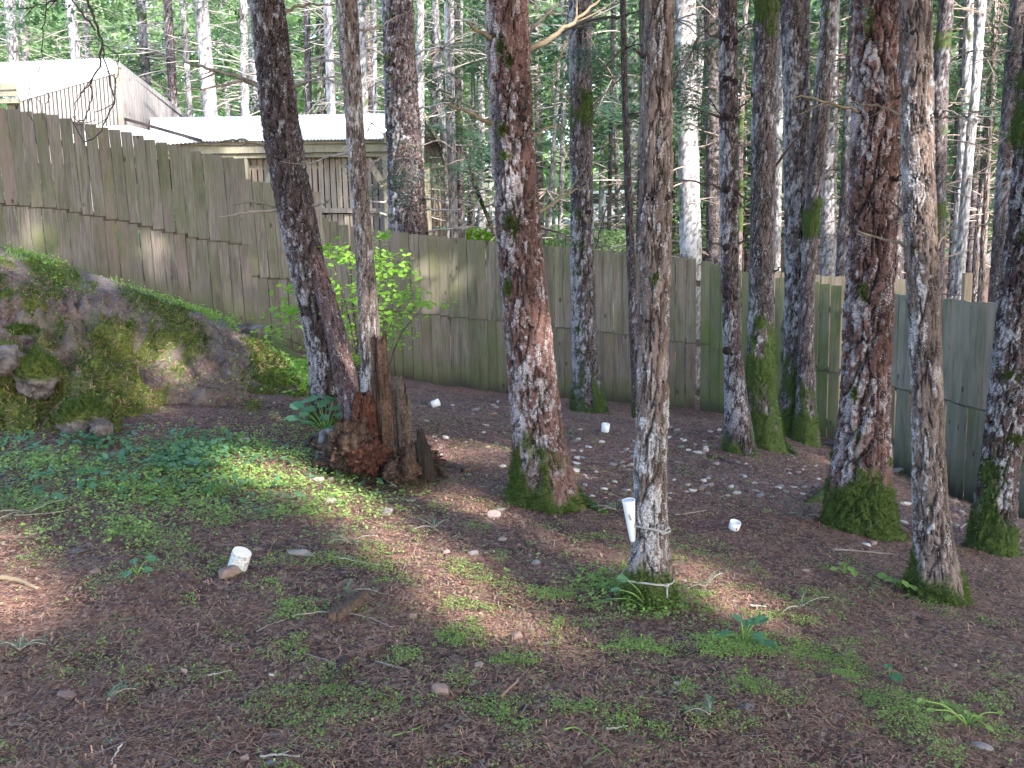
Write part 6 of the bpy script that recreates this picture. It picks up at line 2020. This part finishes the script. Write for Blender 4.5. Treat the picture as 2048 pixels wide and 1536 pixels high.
for k, (pts, w, lab, mat, fork) in enumerate([
    ([(1002, 1398), (1030, 1372), (1056, 1344)], 6, 'straight reddish stick pointing away in near weeds', REDST, ()),
    ([(588, 1235), (640, 1229), (690, 1230), (740, 1240), (785, 1260)], 4, 'long bare twig lying over the dark log piece', TWIG, ([(690, 1230), (720, 1215), (738, 1210)], [(720, 1236), (735, 1225), (745, 1222)])),
    ([(512, 1268), (545, 1252), (575, 1242)], 3, 'thin curved twig left of the dark log piece', TWIG, ()),
    ([(752, 1328), (780, 1335), (810, 1343)], 5, 'short pale stick in litter beside the half-buried log', TWIG, ()),
    ([(415, 1357), (440, 1351), (466, 1346)], 4, 'short straw-coloured stick in dark needle litter', TWIG_PALE, ()),
    ([(610, 1312), (640, 1322), (680, 1335), (700, 1345)], 3, 'thin grey twig across the half-buried log', TWIG, ()),
    ([(1665, 1102), (1700, 1104), (1740, 1108), (1790, 1112), (1830, 1130)], 5, 'wavy grey branch on the ground reaching the pale tan trunk', TWIG, ()),
    ([(1415, 915), (1440, 918), (1460, 928), (1478, 930)], 6, 'dark stick on the soil before the slim knotty trunk', TWIG_DARK, ()),
    ([(1350, 1033), (1390, 1028), (1415, 1022)], 3, 'thin straight twig past the rope-tied trunk', TWIG, ()),
    ([(748, 945), (765, 958), (792, 976)], 5, 'pale straight stick fallen before the stump', TWIG_PALE, ()),
    ([(672, 1118), (720, 1128), (760, 1134)], 3, 'fine pale twig beside the long grey stone', TWIG_PALE, ()),
    ([(1905, 1020), (1935, 1035), (1960, 1050)], 5, 'reddish stick sliding off the rubble heap by the fence', REDST, ()),
    ([(1895, 1000), (1925, 1010), (1950, 1030)], 5, 'brown stick lying high on the rubble heap', TWIG, ()),
    ([(1920, 1060), (1935, 1048), (1955, 1040)], 4, 'thin stick crossing the rubble heap', TWIG, ()),
    ([(520, 1520), (560, 1516), (600, 1520)], 6, 'broken pale stick at the bottom edge behind a grey stone', TWIG_PALE, ([(560, 1516), (580, 1508)],)),
    ([(245, 1495), (232, 1515), (222, 1536)], 5, 'pale stick pointing to the bottom edge', TWIG_PALE, ()),
    ([(0, 1160), (40, 1166), (75, 1182)], 14, 'thick brown branch end poking in at the picture edge', BRANCH, ()),
    ([(1128, 1465), (1150, 1460), (1180, 1480), (1215, 1505), (1230, 1520)], 5, 'bent pale green stalk in near litter', LEAF_WEED, ([(1215, 1505), (1190, 1520), (1172, 1536)],)),
    ([(785, 1478), (820, 1470), (850, 1455)], 4, 'thin green stalk pulled up on near litter', LEAF_WEED, ()),
    ([(1395, 1440), (1450, 1442), (1500, 1448)], 3, 'fine dark twig in near litter past the dark wedge stone', TWIG_DARK, ()),
    ([(1212, 1464), (1235, 1462), (1255, 1458)], 5, 'short bleached stick beside the bent green stalk', TWIG_PALE, ()),
    ([(1500, 1215), (1515, 1216), (1532, 1218)], 4, 'short pale stick in the sunlit spot past the rope-tied trunk', TWIG_PALE, ()),
    ([(30, 1036), (120, 1028), (200, 1002)], 3, 'thin twig lying in the weeds near the bank', TWIG, ()),
]):
    stick(pts, w, lab, mat, k, fork=fork)
SPRIG = leaf_mat('sprig_green', (0.07, 0.12, 0.075), (0.15, 0.22, 0.14), 0.25, 0.6)
# fallen green sprigs
def sprig(px, py, label, seed, sc=0.16, mat=SPRIG, n=2):
    r = random.Random(seed)
    p = on_ground(px, py)
    ac = Acc()
    stems = Acc()
    for i in range(n + 2):
        a = r.uniform(0, 6.28)
        L = sc * r.uniform(0.8, 1.5)
        d = np.array([math.cos(a), math.sin(a), 0.12])
        q = np.array([p + d * L * t + np.array([0, 0, 0.02 + 0.02 * math.sin(3 * t)]) for t in np.linspace(0, 1, 6)])
        stems.add(*tube_arrays(q, np.full(6, 0.0022), 5))
        for k in range(26):
            t = r.uniform(0.05, 1)
            c = q[0] + (q[-1] - q[0]) * t + np.array([0, 0, 0.012])
            b = a + r.choice((-1, 1)) * r.uniform(0.5, 1.2)
            nl = r.uniform(0.018, 0.034) * (1.2 - 0.6 * t)
            e = c + np.array([math.cos(b) * nl, math.sin(b) * nl, r.uniform(-0.004, 0.018)])
            w = np.array([-math.sin(b), math.cos(b), 0]) * 0.0032
            ac.add(np.array([c - w, c + w, e]), None, np.array([[0, 1, 2]]))
    t_ = thing('fir_sprig', label, 'sprig', p, 'fallen green fir sprigs')
    V, _, T, _ = ac.arr()
    part('foliage', t_, V, tris=T, mat=mat, smooth=False)
    V, Q, T, _ = stems.arr()
    part('stem', t_, V, Q, T, mat=TWIG)
sprig(1412, 1180, 'blue-green fir sprig in the sunlit spot past the rope-tied trunk', 1, 0.13)
sprig(692, 1195, 'fir sprig behind the dark log piece', 2, 0.11)
sprig(60, 1032, 'dark fir sprig in weeds near the picture edge', 3, 0.2)
sprig(1420, 1440, 'dark fir sprig in near litter beside the wedge stone', 4, 0.08, n=2)
sprig(870, 1062, 'moss-green sprig in the sunlit strip', 5, 0.13)
sprig(1600, 1222, 'grey fir sprig on bare soil before the tan trunk', 6, 0.13)
sprig(1605, 1040, 'dark fir sprig left of the massive red trunk', 7, 0.1)
sprig(215, 1412, 'small dull fir sprig near the large reddish stone', 8, 0.07)
sprig(1232, 1025, 'dark fir sprig beside the white cone', 9, 0.12, n=3)
sprig(700, 1092, 'green moss sprig beyond the long grey stone', 10, 0.11)
sprig(40, 1310, 'faint fir sprig in near needles at the picture edge', 11, 0.08)

# ================================================================== hanging twigs at the top left
hb = at(170, -60, 7.0)
hang = thing('hanging_branch', 'dark bare twigs hanging down before the taller shed', 'branch', hb)
for k, (pts, w) in enumerate([([(160, -40), (185, 30), (205, 90), (200, 130), (180, 170)], 5), ([(205, 90), (215, 150), (230, 200), (205, 260), (170, 290), (140, 235)], 3), ([(180, 170), (150, 200), (150, 250), (190, 240)], 2), ([(100, -30), (90, 40), (82, 110), (78, 200), (85, 240)], 2),
                              ([(200, 130), (235, 160), (225, 210), (190, 225)], 2), ([(190, 60), (160, 20), (120, -30)], 4), ([(180, 170), (185, 205), (165, 245), (145, 235)], 2.5), ([(205, 90), (240, 110), (232, 170)], 2), ([(85, 180), (100, 190), (92, 215)], 2), ([(60, 170), (55, 215), (62, 240)], 2)]):
    px_branch(hang, 7.0, pts, w, w * 0.6, dY=0.15, mat=TWIG_DARK, twigs=1, seed=500 + k, name='twig')
rg = np.random.default_rng(8)
C = np.array([at(x + rg.normal(0, 20), y + rg.normal(0, 14), 7.0 + rg.normal(0, 0.1)) for x, y in ((60, 10), (50, 25), (90, 20), (85, 5), (30, 20), (70, 35), (120, 40), (180, 60), (145, 25), (100, 8)) for _ in range(5)])
n = len(C)
nr = rand_dirs(n, rg, 1)
dd = np.cross(nr, rand_dirs(n, rg, 1))
dd /= np.linalg.norm(dd, axis=1)[:, None]
V, Q = leaf_shape(C, dd, nr, rg.uniform(0.025, 0.05, n), 0.8)
part('foliage', hang, V, Q, mat=LEAF_COOL, smooth=False)
px_branch(hang, 7.0, [(150, -40), (110, 0), (70, 15), (40, 20)], 4, 2, mat=TWIG_DARK, seed=520, name='twig')

# ================================================================== vehicles on the far road
CARW = simple_mat('white_paint', (0.74, 0.74, 0.75), (0.80, 0.80, 0.81), 2, 0.3, 0, spec=0.5)
GLASS = simple_mat('dark_glass', (0.02, 0.025, 0.03), (0.05, 0.055, 0.06), 2, 0.1, 0, spec=0.8)
TYRE = simple_mat('tyre', (0.015, 0.015, 0.016), (0.03, 0.03, 0.03), 8, 0.9, 0)
RIM = simple_mat('rim', (0.5, 0.5, 0.52), (0.65, 0.65, 0.66), 8, 0.35, 0, spec=0.6)
def vehicle(x, y, prof, glass, W, wheels, wr, label, cat, name):
    g = gz1(x, y) + 0.10
    t = thing(name, label, cat, (x, y, g))
    pr = np.asarray(prof, float)
    n = len(pr)
    rows = []
    for v, ins in ((-0.5, 0.10), (-0.46, 0.0), (0.46, 0.0), (0.5, 0.10)):
        q = pr.copy()
        q[:, 1] -= ins * 0.4 * (q[:, 1] > 0.8)
        taper = np.where(pr[:, 1] > 0.95, 0.80, 1.0)
        rows.append(np.stack([x + q[:, 0], np.full(n, y) + v * W * taper, g + q[:, 1]], 1))
    V = np.concatenate(rows)
    Q = []
    for k in range(3):
        for i in range(n):
            j = (i + 1) % n
            Q.append((k * n + i, k * n + j, (k + 1) * n + j, (k + 1) * n + i))
    Vc = np.concatenate([V, [rows[0].mean(0), rows[3].mean(0)]])
    T = [((i + 1) % n, i, 4 * n) for i in range(n)] + [(3 * n + i, 3 * n + (i + 1) % n, 4 * n + 1) for i in range(n)]
    part('body', t, Vc, np.array(Q), np.array(T), mat=CARW, smooth=False)
    for gl_ in glass:
        gv = np.array(gl_, float)
        for v in (-1, 1):
            P = np.stack([x + gv[:, 0], np.full(len(gv), y + v * (W * 0.5 * (0.86) + 0.03)), g + gv[:, 1]], 1)
            W2 = np.concatenate([P, P + np.array([0, 0.02 * v, 0])])
            part('window', t, W2, np.array([[0, 1, 2, 3], [4, 7, 6, 5], [0, 4, 5, 1], [1, 5, 6, 2], [2, 6, 7, 3], [3, 7, 4, 0]]), mat=GLASS, smooth=False)
    for wx in wheels:
        for v in (-1, 1):
            a = np.array([x + wx, y + v * W * 0.5, g + wr])
            w = thing('wheel', None, None, (0, 0, 0))
            w.parent = t
            OFF[w.name] = OFF[t.name]
            th = np.linspace(0, 2 * np.pi, 25)[:-1]
            P = np.stack([np.cos(th) * wr * 0.80, 0 * th, np.sin(th) * wr * 0.80], 1) + a
            P = np.concatenate([P, P[:1]])
            Vt, Qt, Tt = tube_arrays(P, np.full(25, wr * 0.21), 8, False)
            part('tyre', w, Vt, Qt, mat=TYRE)
            Vr, Qr = lathe([(0.01, -0.05), (wr * 0.66, -0.03), (wr * 0.66, 0.03), (0.01, 0.05)], 20)
            part('rim', w, np.stack([Vr[:, 0], Vr[:, 2], Vr[:, 1]], 1) + a, Qr, mat=RIM)
    return t
cx = at(1005, 440, 63.5)
vehicle(cx[0], 63.5, [(-2.2, 0.30), (-2.25, 0.62), (-2.1, 0.86), (-1.2, 0.98), (-0.5, 1.40), (0.9, 1.44), (1.7, 1.02), (2.15, 0.95), (2.25, 0.6), (2.2, 0.30)],
        [[(-1.0, 1.0), (-0.45, 1.34), (0.2, 1.36), (0.2, 1.0)], [(0.3, 1.0), (0.3, 1.36), (0.85, 1.36), (1.4, 1.0)]], 1.75, (-1.35, 1.35), 0.31, 'white car parked far behind the trees, one wheel in sight', 'car', 'parked_car')
cx = at(1222, 428, 64.0)
vehicle(cx[0], 64.0, [(-2.4, 0.35), (-2.45, 1.0), (-2.0, 1.15), (-1.5, 1.95), (2.3, 2.0), (2.4, 1.0), (2.4, 0.35)],
        [[(-1.7, 1.2), (-1.4, 1.8), (-0.6, 1.82), (-0.6, 1.2)], [(-0.4, 1.2), (-0.4, 1.82), (0.8, 1.82), (0.8, 1.2)]], 1.9, (-1.5, 1.5), 0.34, 'white van glimpsed far off between the middle stems', 'van', 'parked_van')

# ================================================================== ground cover and litter
def weed_field(n, dens, mat, size, label, nm, seed, leaves=5, hgt=0.03, region=((-9, 9), (2.0, 15.5)), spread=1.0):
    rg = np.random.default_rng(seed)
    pts = []
    tot = 0
    while tot < n:
        m = 60000
        Y = np.exp(rg.uniform(np.log(region[1][0]), np.log(region[1][1]), m))
        X = rg.uniform(-0.60, 0.62, m) * Y
        d = dens(X, Y)
        k = rg.uniform(0, 1, m) < d
        pts.append(np.stack([X, Y], 1)[k])
        tot += k.sum()
        if k.sum() < 50: break
    P = np.concatenate(pts)[:n]
    z = gz(P[:, 0], P[:, 1])
    C = np.repeat(np.stack([P[:, 0], P[:, 1], z], 1), leaves, 0)
    N_ = len(C)
    h = np.repeat(rg.uniform(0.3, 1.0, len(P)) * hgt, leaves) * rg.uniform(0.3, 1.2, N_)
    C[:, :2] += rg.normal(0, 0.012 * spread, (N_, 2))
    C[:, 2] += 0.006 + h
    dd = rand_dirs(N_, rg, 0.3)
    nr = rand_dirs(N_, rg, 1) * 0.5 + np.array([0, -0.1, 1.0])
    nr -= dd * (dd * nr).sum(1)[:, None]
    nr /= np.linalg.norm(nr, axis=1)[:, None]
    L = np.repeat(rg.uniform(0.7, 1.3, len(P)), leaves) * size * rg.uniform(0.7, 1.2, N_) * (0.75 + 0.05 * np.minimum(C[:, 1], 12))
    s = np.cross(dd, nr)
    w = L[:, None] * 0.32
    V = np.stack([C, C + dd * L[:, None] * 0.5 + s * w, C + dd * L[:, None], C + dd * L[:, None] * 0.5 - s * w], 1).reshape(-1, 3)
    return solo(nm, V, np.arange(N_ * 4).reshape(-1, 4), mat=mat, smooth=False, kind='stuff', label=label, cat='plants')
def gauss_px(spots):
    out = []
    for px, py, rx, ry, a in spots:
        p = on_ground(px, py)
        out.append((p[0], p[1], rx, ry, a))
    def f(X, Y):
        d = np.zeros(len(X))
        for x, y, rx, ry, a in out:
            d += a * np.exp(-(((X - x) / rx) ** 2 + ((Y - y) / ry) ** 2))
        return d
    return f
def clump(X, Y, s, f, lo, hi): return sstep(lo, hi, fbm(np.stack([X * f, Y * f, 0 * X], 1), 4, s, 0.6))
g_light = gauss_px([(900, 1150, 1.2, 1.4, 0.5), (1100, 1200, 0.9, 1.0, 0.5), (500, 1030, 1.3, 1.0, 0.8), (300, 980, 1.6, 0.9, 0.8), (1250, 1180, 0.35, 0.4, 1.2), (950, 860, 1.2, 1.0, 0.55), (1250, 1090, 0.5, 0.5, 0.8), (1600, 1280, 1.0, 0.8, 0.30), (1750, 1200, 1.0, 0.8, 0.35), (1080, 1290, 0.8, 0.8, 0.40),
                    (1900, 1420, 0.5, 0.4, 0.5), (1400, 950, 1.5, 1.4, 0.22), (750, 1150, 0.5, 0.4, 0.4), (680, 1210, 0.25, 0.2, 0.8), (880, 1370, 0.5, 0.4, 0.18), (520, 900, 1.0, 0.7, 0.7), (1500, 900, 0.7, 0.7, 0.35), (1540, 1180, .5, .4, .3), (1450, 1330, 0.6, 0.4, 0.35), (1700, 1330, 0.8, 0.5, 0.4), (1250, 1300, 0.7, 0.5, 0.4), (1000, 1380, 0.6, 0.3, 0.25), (1350, 1420, 0.6, 0.3, 0.2)])
weed_field(15000, lambda X, Y: (0.12 + g_light(X, Y)) * (0.05 + clump(X, Y, 3, 4.2, 0.0, 0.45)) * 0.5, LEAF_WEED, 0.0105, 'low yellow-green weeds sprinkled over the needle litter', 'ground_cover', 41, 5, 0.03)
g_dense = gauss_px([(300, 920, 1.1, 0.45, 1.0), (430, 950, 0.9, 0.45, 1.0), (520, 1000, 0.6, 0.5, 0.9), (180, 960, 0.8, 0.5, 0.55), (450, 900, 0.8, 0.3, 0.8), (600, 930, 0.4, 0.5, 0.6), (60, 1000, 0.6, 0.4, 0.3), (210, 1070, 0.3, 0.25, 0.4), (1240, 1190, 0.28, 0.2, 0.8), (1310, 1215, 0.2, 0.15, 0.8), (620, 860, 0.5, 0.4, 0.8), (560, 880, 0.5, 0.4, 0.6)])
weed_field(3300, lambda X, Y: g_dense(X, Y) * (0.25 + clump(X, Y, 7, 1.8, -0.2, 0.3)), LEAF_WEED, 0.022, 'thick patch of bright green weeds before the rock bank', 'weed_patch', 42, 5, 0.075, spread=1.8)
weed_field(420, lambda X, Y: gauss_px([(330, 920, 0.8, 0.35, 1.0), (400, 975, 0.6, 0.3, 0.5), (180, 970, 0.6, 0.4, 0.3)])(X, Y) * (0.15 + clump(X, Y, 9, 2.2, 0.0, 0.3)), LEAF_COOL, 0.048, 'broad bluish-green leaves in the thick weed patch', 'broad_weeds', 43, 4, 0.09, spread=2.6)
# grass and weeds on the crest of the bank
rg = np.random.default_rng(44)
cr_ = np.where((_bv > 0.86) & (_bv < 1.25))[0]
cl = clump(BANK_V[cr_, 0], BANK_V[cr_, 1], 12, 2.2, -0.05, 0.3)
cr_ = cr_[rg.uniform(0, 1, len(cr_)) < cl]
pk = rg.choice(cr_, 2600)
V, T = blades(BANK_V[pk] + rg.normal(0, 0.02, (len(pk), 3)), np.tile([0, 0, 1.0], (len(pk), 1)), 0.055, 0.6, 0.5, 0.12, rg)
V2, Q2 = leaf_quads(BANK_V[rg.choice(cr_, 2600)] + np.abs(rg.normal(0, 0.03, (2600, 3))), np.full(2600, 0.022), rg, 0.6)
ac = Acc()
ac.add(V, None, T)
ac.add(V2, Q2)
V, Q, T, _ = ac.arr()
solo('grass', V, Q, T, mat=LEAF_WEED, smooth=False, kind='stuff', label='fresh green grass and weeds along the crest of the rock bank', cat='plants')
fk = np.where((_bv > 0.05) & (_bv < 0.86))[0]
V, Q = leaf_quads(BANK_V[rg.choice(fk, 2200)] + BANK_N[0] * 0 + np.abs(rg.normal(0, 0.015, (2200, 3))), np.full(2200, 0.016), rg, 0.6)
solo('bank_weeds', V, Q, mat=LEAF_WEED, smooth=False, kind='stuff', label='sparse small weeds growing on the mossy bank face', cat='plants')
# needle litter
def litter(n, yr, L, W, seed, nm, label, mat, zs=0.12, on=None):
    rg = np.random.default_rng(seed)
    Y = np.exp(rg.uniform(np.log(yr[0]), np.log(yr[1]), n))
    X = rg.uniform(-0.60, 0.62, n) * Y
    C = np.stack([X, Y, gz(X, Y) + rg.uniform(0.002, 0.010, n)], 1)
    d = rand_dirs(n, rg, zs)
    l = (L * rg.uniform(0.5, 1.4, n))[:, None]
    s = np.cross(d, np.array([0, 0, 1.0]))
    s /= np.linalg.norm(s, axis=1)[:, None]
    w = (W * rg.uniform(0.6, 1.5, n) * (0.6 + 0.12 * np.minimum(Y, 9)))[:, None]
    V = np.stack([C - d * l - s * w, C - d * l + s * w, C + d * l + s * w, C + d * l - s * w], 1).reshape(-1, 3)
    V[:, 2] += 0.002
    return solo(nm, V, np.arange(n * 4).reshape(-1, 4), mat=mat, smooth=False, kind='stuff', label=label, cat='litter')
litter(110000, (2.2, 13), 0.017, 0.0015, 61, 'needle_litter', 'reddish brown needle litter covering the yard floor', LITTER)
BITS = simple_mat('bark_bits', (0.035, 0.026, 0.023), (0.30, 0.21, 0.165), 3, 0.9, 0, island=0.9)
litter(20000, (2.2, 14), 0.009, 0.0042, 62, 'bark_crumbs', 'bark crumbs and leaf bits in the needle litter', BITS, 0.35)
litter(900, (2.2, 12), 0.045, 0.0016, 63, 'fine_twigs', 'fine broken twigs in the needle litter', TWIG, 0.08)
# litter on the bank
pk = rg.choice(fk, 14000)
dd = rand_dirs(14000, rg, 0.5)
C = BANK_V[pk] + BANK_N[pk] * 0.008 + rg.normal(0, 0.01, (14000, 3))
s = np.cross(dd, BANK_N[pk])
V = np.stack([C - dd * 0.03 - s * 0.003, C - dd * 0.03 + s * 0.003, C + dd * 0.03 + s * 0.003, C + dd * 0.03 - s * 0.003], 1).reshape(-1, 3)
solo('bank_litter', V, np.arange(14000 * 4).reshape(-1, 4), mat=LITTER, smooth=False, kind='stuff', label='needle litter caught on the rocky bank', cat='litter')
